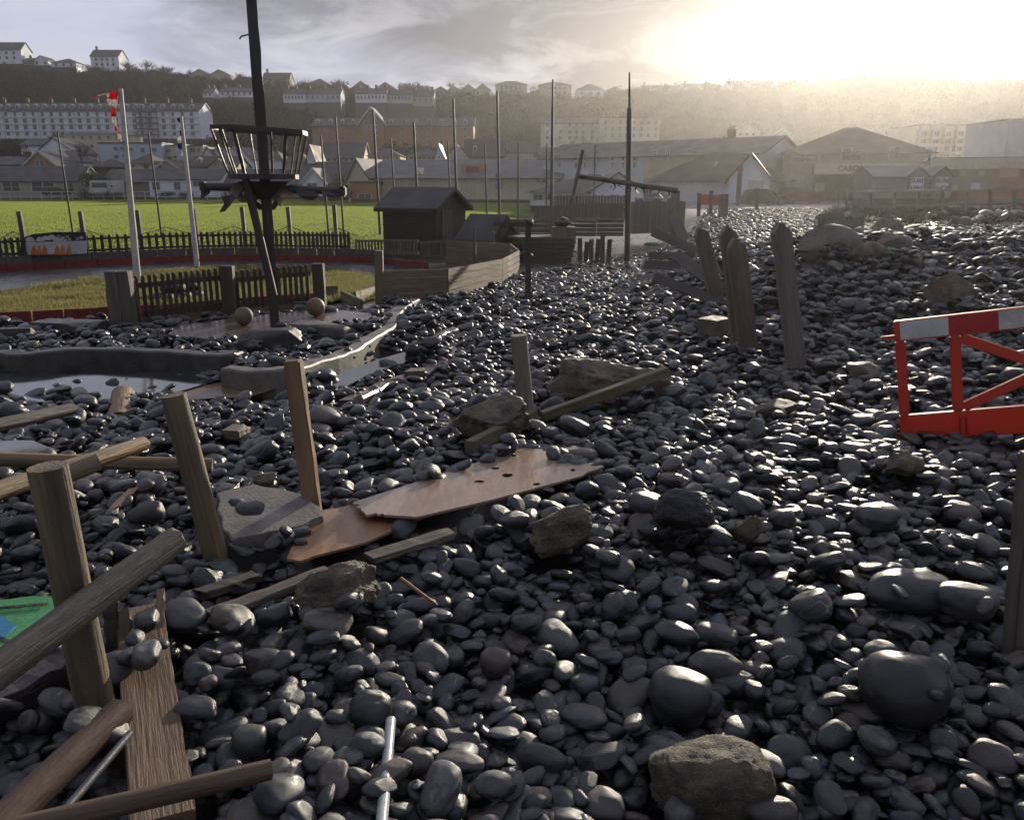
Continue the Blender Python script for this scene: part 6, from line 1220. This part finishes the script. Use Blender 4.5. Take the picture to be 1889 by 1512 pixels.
bld('house', 'cream house row with black roof under the tan terrace, left part', 580, 668, 178, 310, 292, 264, 10, 'cream', 'slate', 'side', None, grid(R_(596, 660, 7), (296,), 5, 4)); bld('house', 'low house with white window band and grey roof, middle', 678, 738, 168, 310, 288, 274, 9, 'cream', 'slate', 'hip', None, grid(R_(684, 732, 7), (292,), 5, 4)); bld('house', 'low house with white window band and grey roof, right', 752, 815, 168, 310, 288, 276, 9, 'cream', 'slate', 'hip', None, grid(R_(758, 808, 7), (292,), 5, 4))
bld('house', 'steep white-gabled cottage right of the low grey roofs', 802, 818, 165, 305, 292, 266, 8, 'white', 'slate', 'front', None, [(810, 290, 3, 4)]); bld('house', 'pale blue house with a white bargeboarded gable', 826, 862, 165, 310, 292, 268, 8, 'pale', 'slate', 'front', trim=True); bld('house', 'brown-roofed house with a little white dormer gable', 858, 930, 170, 305, 288, 258, 9, 'grey', 'brown', 'side', None, [(874, 284, 5, 6)], dorm=(876,)); bld('house', 'brown house with a white window above the supermarket roof', 925, 985, 172, 300, 282, 262, 9, 'beige', 'brown', 'side', None, [(936, 272, 10, 7)])
bld('house', 'white gable end with narrow upper part beside the crow\'s nest', 566, 580, 150, 310, 290, 268, 8, 'white', 'red', 'front'); bld('house', 'brown-roofed house seen through the crow\'s nest bars, left', 480, 520, 160, 312, 296, 278, 8, 'white', 'brown', 'hip'); bld('house', 'red-roofed house seen through the crow\'s nest bars, right', 522, 566, 158, 314, 300, 280, 8, 'beige', 'red', 'hip')
# ---- bungalow row along the field, left
bld('bungalow', 'leftmost long bungalow with white bay windows facing the field', -60, 143, 151, 366, 334, 308, 9, 'beige', 'slate', 'side', None, [(20, 345, 34, 17), (-30, 345, 30, 17), (78, 345, 46, 17), (126, 346, 20, 17)], 'bungalow'); bld('bungalow', 'dark-roofed bungalow behind the camper van', 189, 276, 153, 364, 336, 314, 9, 'grey', 'slate', 'side', None, [(240, 348, 14, 10)], 'bungalow'); bld('bungalow', 'white bungalow with a grey-shuttered window, right of the first flagpole', 274, 404, 152, 364, 331, 313, 9, 'white', 'slate', 'side', None, [(287, 343, 14, 14), (326, 343, 12, 14), (363, 339, 16, 10)], 'bungalow'); bld('bungalow', 'low dark bungalow left of the mast', 402, 560, 154, 364, 340, 314, 9, 'grey', 'slate', 'side', None, [(430, 348, 12, 8), (520, 348, 12, 8)], 'bungalow')
bld('house', 'tall white gable wall behind the left bungalow', 66, 138, 190, 312, 282, 254, 10, 'white', 'slate', 'front', None, []); bld('house', 'lower white gable in front of the tall white gable', 84, 141, 182, 312, 298, 279, 8, 'white', 'slate', 'front', None, []); bld('house', 'tan gabled house with balcony behind the left bungalow', 42, 106, 168, 314, 306, 278, 9, 'tan', 'slate', 'front', trim=True, wins=[(74, 302, 18, 9)]); bld('house', 'dark-roofed cottage with chimney left of the tan gable', -20, 44, 170, 314, 304, 290, 8, 'grey', 'slate', 'side', chim=(30, 38)); bld('house', 'low white cottage beneath the white terrace', 38, 78, 205, 285, 268, 258, 8, 'white', 'slate', 'side', None, [(48, 272, 6, 5)])
bld('hotel', 'cream three-storey hotel with low hipped roof below the white terrace', 122, 224, 215, 300, 247, 241, 12, 'cream', 'slate', 'hip', None, grid(R_(135, 215, 6), (254, 270, 284), 5, 6), 'hotel'); bld('flats', 'pale blue flat-roofed block behind the first flagpole', 182, 298, 195, 312, 265, 262, 10, 'pale', 'slate', 'flat', None, [(212, 274, 7, 6), (224, 274, 7, 6), (240, 276, 9, 6), (262, 277, 8, 8), (283, 276, 10, 6), (212, 289, 7, 6), (226, 288, 6, 5), (275, 291, 8, 5), (285, 291, 8, 6)], 'flats'); bld('flats', 'cream flat-roofed block behind the second flagpole, left half', 297, 322, 197, 312, 270, 267, 10, 'cream', 'slate', 'flat', None, [(310, 278, 8, 7), (311, 292, 8, 6)], 'flats'); bld('flats', 'white-blue narrow block behind the second flagpole', 322, 337, 194, 312, 268, 266, 10, 'pale', 'slate', 'flat', cat='flats'); bld('flats', 'cream flat-roofed block behind the second flagpole, right half', 337, 374, 197, 312, 270, 267, 10, 'cream', 'slate', 'flat', None, [(355, 277, 10, 7), (366, 277, 6, 6)], 'flats')
bld('house', 'hipped brown-roofed house right of the first flagpole', 238, 282, 172, 316, 302, 284, 9, 'cream', 'brown', 'hip', None, [(246, 306, 6, 6)]); bld('house', 'tan gable half hidden left of the second flagpole', 286, 330, 168, 316, 310, 295, 8, 'beige', 'brown', 'front', trim=True, wins=[(296, 308, 6, 6)]); bld('house', 'brown house with two cream gables right of the second flagpole', 348, 436, 168, 316, 308, 289, 9, 'beige', 'brown', 'side', None, [(364, 300, 6, 8)], dorm=(364,)); bld('house', 'cream gable right of the second flagpole', 382, 424, 166, 316, 310, 294, 8, 'beige', 'brown', 'front', wins=[(399, 304, 4, 5)]); bld('house', 'hipped brown roof with dormer left of the first flagpole', 168, 214, 174, 316, 308, 294, 8, 'dark', 'brown', 'hip', None, [(177, 298, 9, 8)])
for i, (a, b, y0) in enumerate(((370, 400, 276), (384, 416, 277), (398, 430, 276), (414, 446, 275), (430, 462, 276))): bld('house', ['first', 'second', 'third', 'fourth', 'fifth'][i] + ' from the left of the stepped white gables left of the mast', a, b, 186 + i * 2, 312, 296 - i, y0 - 4, 9, 'white', 'slate', 'front')
# ---- terraces on the hill foot
def scaffold(root, uz, L, h, hr, D):
    m = mat('scaffold_metal', (.14, .13, .12), None, .5, 3, 0); mb = MB()
    for px in R_(252, 290, 5): x, _ = uz(px, 230); mb.box((x, -.9, h / 2), (.12, .12, h + 1))
    for f in R_(.15, .98, 5): x0, _ = uz(251, 230); x1, _ = uz(291, 230); mb.box(((x0 + x1) / 2, -.6, h * f), (x1 - x0, .9, .14))
    mb.build('scaffold', m, root, local=True)
    for px in R_(-30, 366, 19):
        x, _ = uz(px, 230); MB().box((x - 1.6, -.05, h / 2), (.12, .1, h)).build('pilaster', M_trim, root, local=True)
    for f in (.26, .52, .76, .985): MB().box((0, -.1, h * f), (L, .2, .12)).build('string_course', M_trim, root, local=True)
cols_ = [x for x in list(R_(-24, 246, 17)) + [258, 274, 300, 318, 336, 352] ]
bld('white_terrace', 'long white four-storey terrace with dormers at the hill foot, part scaffolded', -60, 367, 252, 256, 205, 191, 11, 'white', 'slate', 'side', None, grid(cols_, (211,), 5, 7) + grid(cols_, (223,), 7, 7) + grid(cols_, (235,), 7, 8) + grid(cols_, (247,), 6, 6), 'terrace', chim=list(R_(-10, 340, 9)), dorm=[x + 1 for x in cols_ if x < 248] + [258, 277, 297, 316, 331, 351], over=.3, extra=scaffold)
def tan_bits(root, uz, L, h, hr, D):
    x0, z0 = uz(660, 231); x1, _ = uz(714, 231); xm, zm = uz(686, 199); mb = MB(); mb.prism([(x0 + .8, -1.2, -3), (x1 - .8, -1.2, -3), (x1 - .8, -1.2, z0), (xm, -1.2, zm - .8), (x0 + .8, -1.2, z0)], (0, 6, 0)); mb.build('centre_gable', WALL['tan'], root, local=True)
    r = MB(); b = MB()
    for xx in (x0, x1): r.prism([(xx, -1.6, z0 - .2), (xm, -1.6, zm), (xm, 8, zm), (xx, 8, z0 - .2)], (0, 0, .25)); b.prism([(xx, -1.68, z0 - .5), (xx, -1.68, z0 + .1), (xm, -1.68, zm + .3), (xm, -1.68, zm - .4)], (0, .06, 0))
    r.build('gable_roof', ROOF['slate'], root, local=True); b.build('bargeboard', M_trim, root, local=True)
    mb = MB(); xa, za = uz(672, 229); xb, _ = uz(700, 229); mb.prism([(xa, -1.26, za), (xb, -1.26, za), (xm, -1.26, uz(686, 211)[1])], (0, .05, 0)); mb.build('gable_glazing', M_glass, root, local=True)
    for px, w in ((677, 4), (685, 5), (695, 5)):
        for py, hh in ((236, 7), (246, 8)): x, z = uz(px, py); wo = put('window', W_F, root, (x, -1.26, z), None, (w * mpp(240), 1, hh * mpp(240))); put('pane', W_P, wo)
bld('tan_terrace', 'long tan stone terrace with dormers and a big central gable', 575, 873, 240, 272, 233, 219, 12, 'tan', 'slate', 'side', None, grid([587, 601, 615, 632, 648], (241,), 5, 6) + grid([742, 766, 791, 814, 838, 858], (239, 251, 262), 7, 7) + grid([590, 612, 632, 650], (256,), 5, 6), 'terrace', dorm=[584, 608, 630, 650, 720, 744, 767, 791, 814, 838, 858], over=.4, extra=tan_bits)
bld('hotel', 'left lower half of the cream hotel on the hill foot', 1000, 1108, 240, 272, 228, 219, 11, 'cream', 'slate', 'side', None, grid((1010, 1051, 1064, 1076, 1093), (231,), 4, 6) + grid((1010, 1034, 1051, 1064, 1076, 1093), (244, 254), 5, 7), 'hotel', over=.2); bld('hotel', 'right taller half of the cream hotel on the hill foot', 1106, 1218, 238, 272, 218, 213, 12, 'cream', 'slate', 'flat', None, grid(R_(1118, 1210, 8), (226, 238, 250), 5, 7), 'hotel')
bld('villa', 'faint cream gabled villa on the slope above the long terrace', 1354, 1402, 262, 262, 243, 229, 9, 'cream', 'slate', 'front', None, grid((1366, 1378, 1390), (248,), 4, 5)); bld('villa', 'faint cream house between hall roof and arcade roof', 1430, 1464, 255, 266, 250, 238, 9, 'cream', 'slate', 'front', None, [(1447, 252, 4, 5)])
# ---- mid-slope rows
def row(lab, a, b, Y, pyb, pye, pyr, n, wall, roof='slate'): bld('cottage_row', lab, a, b, Y, pyb, pye, pyr, 8, wall, roof, 'side', None, grid(R_(a + 5, b - 5, n), ((pye + pyb) / 2 - 2,), 3.5, 6), 'cottages', chim=list(R_(a + 4, b - 4, max(2, n // 2))), over=.2, found=5)
row('white cottage row on the slope right of the mast', 522, 562, 315, 190, 174, 165, 6, 'white'); row('pale blue cottages joining the white row right of the mast', 562, 628, 316, 189, 174, 165, 7, 'pale'); row('white cottage row under the two dark hilltop gables', 655, 712, 315, 190, 173, 164, 8, 'white'); row('mixed cottage row left of the hilltop pine', 712, 760, 317, 191, 176, 167, 7, 'pale'); row('small white cottage high on the slope left of the mast', 405, 466, 322, 180, 170, 163, 6, 'white'); row('tiny white gable cottage in the slope trees', 374, 392, 320, 180, 172, 164, 2, 'white'); row('pale terrace end on the slope at mid picture', 760, 800, 318, 196, 178, 168, 4, 'beige')
# ---- crest houses
C_ = [('big white house with steep roof at the far left of the crest', -30, 38, 118, 92, 79, 'white', 'side', 4), ('white gabled house beside the leftmost crest house', 62, 88, 121, 112, 103, 'white', 'front', 2), ('low dark-roofed wing left of the white gabled crest house', 42, 64, 120, 113, 108, 'grey', 'side', 1), ('low white hipped house on the left crest', 94, 140, 124, 116, 109, 'white', 'hip', 3), ('tall white double-gabled house on the crest', 166, 218, 132, 104, 93, 'white', 'side', 4), ('twin-gabled grey house, left gable', 348, 388, 152, 140, 128, 'beige', 'front', 2), ('twin-gabled grey house, right gable', 384, 424, 152, 140, 129, 'beige', 'front', 2), ('long dark house on the crest left of the mast', 432, 478, 156, 150, 143, 'grey', 'side', 3), ('dark-roofed gabled house on the crest just right of the mast', 484, 533, 160, 147, 135, 'beige', 'side', 2), ('hipped brown house on the crest right of the mast', 566, 606, 166, 155, 146, 'brown', 'hip', 2), ('half-built house with red scaffolding on the crest', 600, 640, 168, 158, 156, 'red', 'flat', 2), ('left of two broad dark gables on the crest', 644, 688, 172, 166, 150, 'grey', 'front', 1), ('right of two broad dark gables on the crest', 688, 734, 172, 167, 152, 'grey', 'front', 1), ('first small gable of four in mid crest', 800, 826, 176, 168, 160, 'grey', 'front', 1), ('second small gable of four in mid crest', 824, 850, 177, 168, 159, 'beige', 'front', 1), ('third small gable of four in mid crest', 850, 878, 177, 166, 156, 'beige', 'front', 1), ('fourth small gable of four in mid crest', 876, 904, 177, 166, 155, 'beige', 'front', 1), ('left block of flats with hipped top on the mid crest', 914, 972, 176, 156, 150, 'beige', 'hip', 5), ('right block of flats with hipped top on the mid crest', 994, 1054, 178, 157, 152, 'beige', 'hip', 5), ('white-fronted house with a turret roof on the crest', 1064, 1114, 180, 166, 156, 'white', 'hip', 3), ('small gable right of the turret-roofed house', 1118, 1150, 176, 168, 160, 'grey', 'front', 1), ('long low roof on the crest above the hotel', 1186, 1252, 176, 164, 158, 'grey', 'side', 3), ('low house on the hazy crest left of the sun', 1262, 1330, 172, 161, 155, 'grey', 'side', 3), ('long hazy house on the crest below the sun glow', 1345, 1430, 168, 156, 150, 'beige', 'side', 4), ('hazy crest house under the sun, first', 1600, 1680, 156, 148, 142, 'grey', 'side', 3), ('hazy crest house under the sun, second', 1700, 1760, 158, 150, 144, 'beige', 'side', 3), ('hazy crest house under the sun, third', 1770, 1830, 160, 151, 145, 'beige', 'hip', 3), ('rightmost hazy crest house', 1840, 1900, 162, 154, 148, 'grey', 'side', 2)]
for lab, a, b, pb, pe, pr, w, st, nw in C_:
    bld('crest_house', lab, a, b, 382, pb, pe, pr, 9, w, 'slate', st, None, grid(R_(a + (b - a) * .2, b - (b - a) * .2, nw), ((pe + pb) / 2,) if pb - pe < 16 else (pe + 6, pe + 15), 4.5, 5.5), 'house', chim=(a + 5,) if st == 'side' else (), over=.3, found=6)
# ---- trees and bushes
def tree(lab, px, pyb, pyt, Y, kind='bare', seed=0, w=1.0):
    b = at(px, pyb, Y); b.z = min(b.z, Hs(b.x, b.y) + .5) if Y < 160 else b.z; t = at(px, pyt, Y); Hh = t.z - b.z; r = random.Random(seed); root = thing('tree' if kind != 'bush' else 'bush', lab, 'tree' if kind != 'bush' else 'bush', b); mb = MB()
    if kind != 'bush':
        mb.tube([b, b + Vector((r.uniform(-.03, .03) * Hh, 0, Hh * .35)), b + Vector((r.uniform(-.05, .05) * Hh, 0, Hh * .7))], [Hh * .03, Hh * .022, Hh * .01], 7)
        for i in range(14): a = r.uniform(0, 6.28); s = b + Vector((0, 0, Hh * r.uniform(.25, .6))); e = s + Vector((math.cos(a) * Hh * .3 * w, math.sin(a) * Hh * .3 * w, Hh * r.uniform(.15, .38))); mb.tube([s, s.lerp(e, .5) + Vector((0, 0, Hh * .04)), e], [Hh * .012, Hh * .007, Hh * .002], 4, False)
        mb.build('trunk', M_twig, root)
    if kind == 'cone':
        c = MB()
        for i in range(900): f = r.random() ** .7; z = Hh * (.1 + .9 * (1 - f)); R = Hh * .2 * f + .05; a = r.uniform(0, 6.28); p = b + Vector((R * math.cos(a) * r.uniform(.6, 1), R * math.sin(a), z)); s = Hh * .05; c.face(p, p + Vector((math.cos(a) * s, math.sin(a) * s, -s * .6)), p + Vector((-math.sin(a) * s * .5, math.cos(a) * s * .5, -s * .2)))
        c.build('crown', M_leaf, root, fixn=False); return
    n = 500 if kind == 'bare' else 900; cm = clump_mesh('crown', seed + 70, n if kind != 'bare' else 160, .06 if kind != 'bare' else .035, M_leaf if kind != 'bare' else M_twig, twig=90 if kind == 'bare' else 10, mt=M_twig)
    k = Hh * (.62 if kind != 'bush' else .85); put('crown', cm, root, (0, 0, Hh * (.38 if kind != 'bush' else -.05)), (0, 0, seed), (k * w, k * w, k * (1.0 if kind != 'bush' else 1.05)))
for a in (('bare round tree on the crest right of the tall white house', 240, 140, 112, 378, 'bare', 1, 1.6), ('second bare tree on the crest behind the scrub', 272, 142, 114, 380, 'bare', 2, 1.4), ('bare tree on the crest left of the twin gables', 312, 146, 122, 378, 'bare', 3, 1.3), ('flat-topped pine on the crest', 741, 172, 154, 380, 'leaf', 4, 1.3), ('narrow conifer on the crest beside the pine', 757, 176, 152, 380, 'cone', 5), ('bare tree between the small crest gables', 832, 172, 153, 386, 'bare', 6, 1.3), ('dark evergreen by the left bungalow', 25, 300, 255, 200, 'leaf', 7, 1.0), ('bare twiggy tree right of the white gables', 152, 308, 268, 178, 'bare', 8, 1.1), ('palm-like spiky bush left of the camper van', 172, 345, 308, 150, 'leaf', 9, 1.0), ('dark bush beside the hipped brown house', 268, 312, 302, 166, 'bush', 10, 1.2), ('round dark bush at the corner right of the crow\'s nest', 624, 368, 322, 124, 'bush', 11, .9), ('low hedge bush below the white bungalow', 310, 362, 350, 147, 'bush', 12, 1.6), ('low hedge bush right of the camper van', 345, 362, 349, 147, 'bush', 13, 1.4), ('dark shrub left of the camper van', 158, 362, 340, 147, 'bush', 14, .8), ('small green shrub by the shed corner', 868, 440, 405, 34, 'bush', 15, .7), ('hazy bare tree on the crest under the sun glow', 1512, 156, 138, 380, 'bare', 16, 1.6), ('hazy bushy tree on the crest left of the sun', 1465, 162, 146, 380, 'leaf', 17, 1.8), ('bare tree behind the long terrace', 1070, 300, 262, 150, 'bare', 18, .8)): tree(*a)
# white rail fence along the field edge
def field_fence():
    Y = 147.5; root = thing('rail_fence', 'low white rail fence along the far edge of the field', 'fence', at(200, 364, Y))
    P = R_(-20, 420, 24)
    for i, px in enumerate(P):
        b, t = at(px, 364, Y), at(px, 353, Y); b.z = 0; MB().box((b + t) / 2, (.12, .12, t.z - b.z)).build('post', M_trim, root)
        if i:
            for f in (.45, .95): a0 = at(P[i - 1], 364, Y); MB().box(((a0.x + b.x) / 2, Y - .08, b.z + (t.z - b.z) * f), (b.x - a0.x - .02, .05, .13)).build('rail', M_trim, root)
field_fence()
# storm bank to the right: rock armour and scrub
def bank():
    r = random.Random(9); where = ['below the rail fence', 'by the surf hut', 'under the seafront shop']
    for i in range(26):
        px, py = r.uniform(1480, 1900), r.uniform(398, 438); p = gp(px, py); s = r.uniform(.25, .65)
        o = put('armour_stone', rock_mesh('armour_stone', 200 + i, (s, s * .8, s * .6), (M_rock, M_boul, M_concd)[i % 3], 8, .09, 3), None, p + Vector((0, .2, s * .2)), (0, 0, i)); w_ = where[0 if px < 1640 else 1 if px < 1760 else 2]; tag(o, 'rough armour stone on the hazy bank ' + w_, 'rock', 'armour stones ' + w_)
    n = 260; rr = np.random.default_rng(4); y = rr.uniform(38, 58, n); x = y * rr.uniform(.36, .66, n); z = H(x, y); s = rr.uniform(.35, .9, n)
    gn_scatter('bank_scrub', np.stack([x, y, z - .1], -1), np.stack([0 * x, 0 * x, rr.uniform(0, 6, n)], -1), np.stack([s, s, s * .6], -1), rr.integers(0, 4, n), SCRUB, label='low rough scrub on the bank beneath the promenade fence', cat='scrub')
bank()
def roofscape_scrub():
    r = np.random.default_rng(14); n = 420; y = r.uniform(166, 246, n); px = r.uniform(-60, 1300, n); x = (px - CX) / FPX * y * 1.02; ok = np.ones(n, bool)
    for a, b, c, d in EXC: ok &= ~((x > a) & (x < b) & (y > c) & (y < d))
    x, y = x[ok], y[ok]; n = len(x); s = r.uniform(1.2, 3.0, n); gn_scatter('garden_scrub', np.stack([x, y, H(x, y) - .3], -1), np.stack([0 * x, 0 * x, r.uniform(0, 6, n)], -1), np.stack([s, s, s * .8], -1), r.integers(0, 4, n), SCRUB, label='dark garden bushes and trees between the houses', cat='shrubs')
roofscape_scrub()
hill_scrub()

# lettering becomes plain mesh
bpy.context.view_layer.update(); dg = bpy.context.evaluated_depsgraph_get()
for o in TEXTS:
    me = bpy.data.meshes.new_from_object(o.evaluated_get(dg)); n = put('lettering', me, o.parent, o.location, o.rotation_euler)
for o in TEXTS: bpy.data.objects.remove(o, do_unlink=True)
for o in list(bpy.data.objects):
    if o.name.startswith('lettering'): o.name = 'lettering'
# ------------------------------------------------------------------ salt haze hanging over the shore
def haze():
    mb = MB(); mb.box((0, 205, 34), (1100, 500, 76)); m = bpy.data.materials.new('haze'); m.use_nodes = True; nt = m.node_tree; nt.nodes.clear()
    out = nt.nodes.new('ShaderNodeOutputMaterial'); v = nt.nodes.new('ShaderNodeVolumePrincipled'); v.inputs['Color'].default_value = (.93, .91, .90, 1); v.inputs['Density'].default_value = HAZE_D; v.inputs['Anisotropy'].default_value = HAZE_G
    nt.links.new(v.outputs[0], out.inputs['Volume']); o = mb.build('haze', m); o['kind'] = 'stuff'; tag(o, 'pale salt haze hanging over the shore and town', 'haze')
HAZE_D, HAZE_G = .00028, .77
haze()
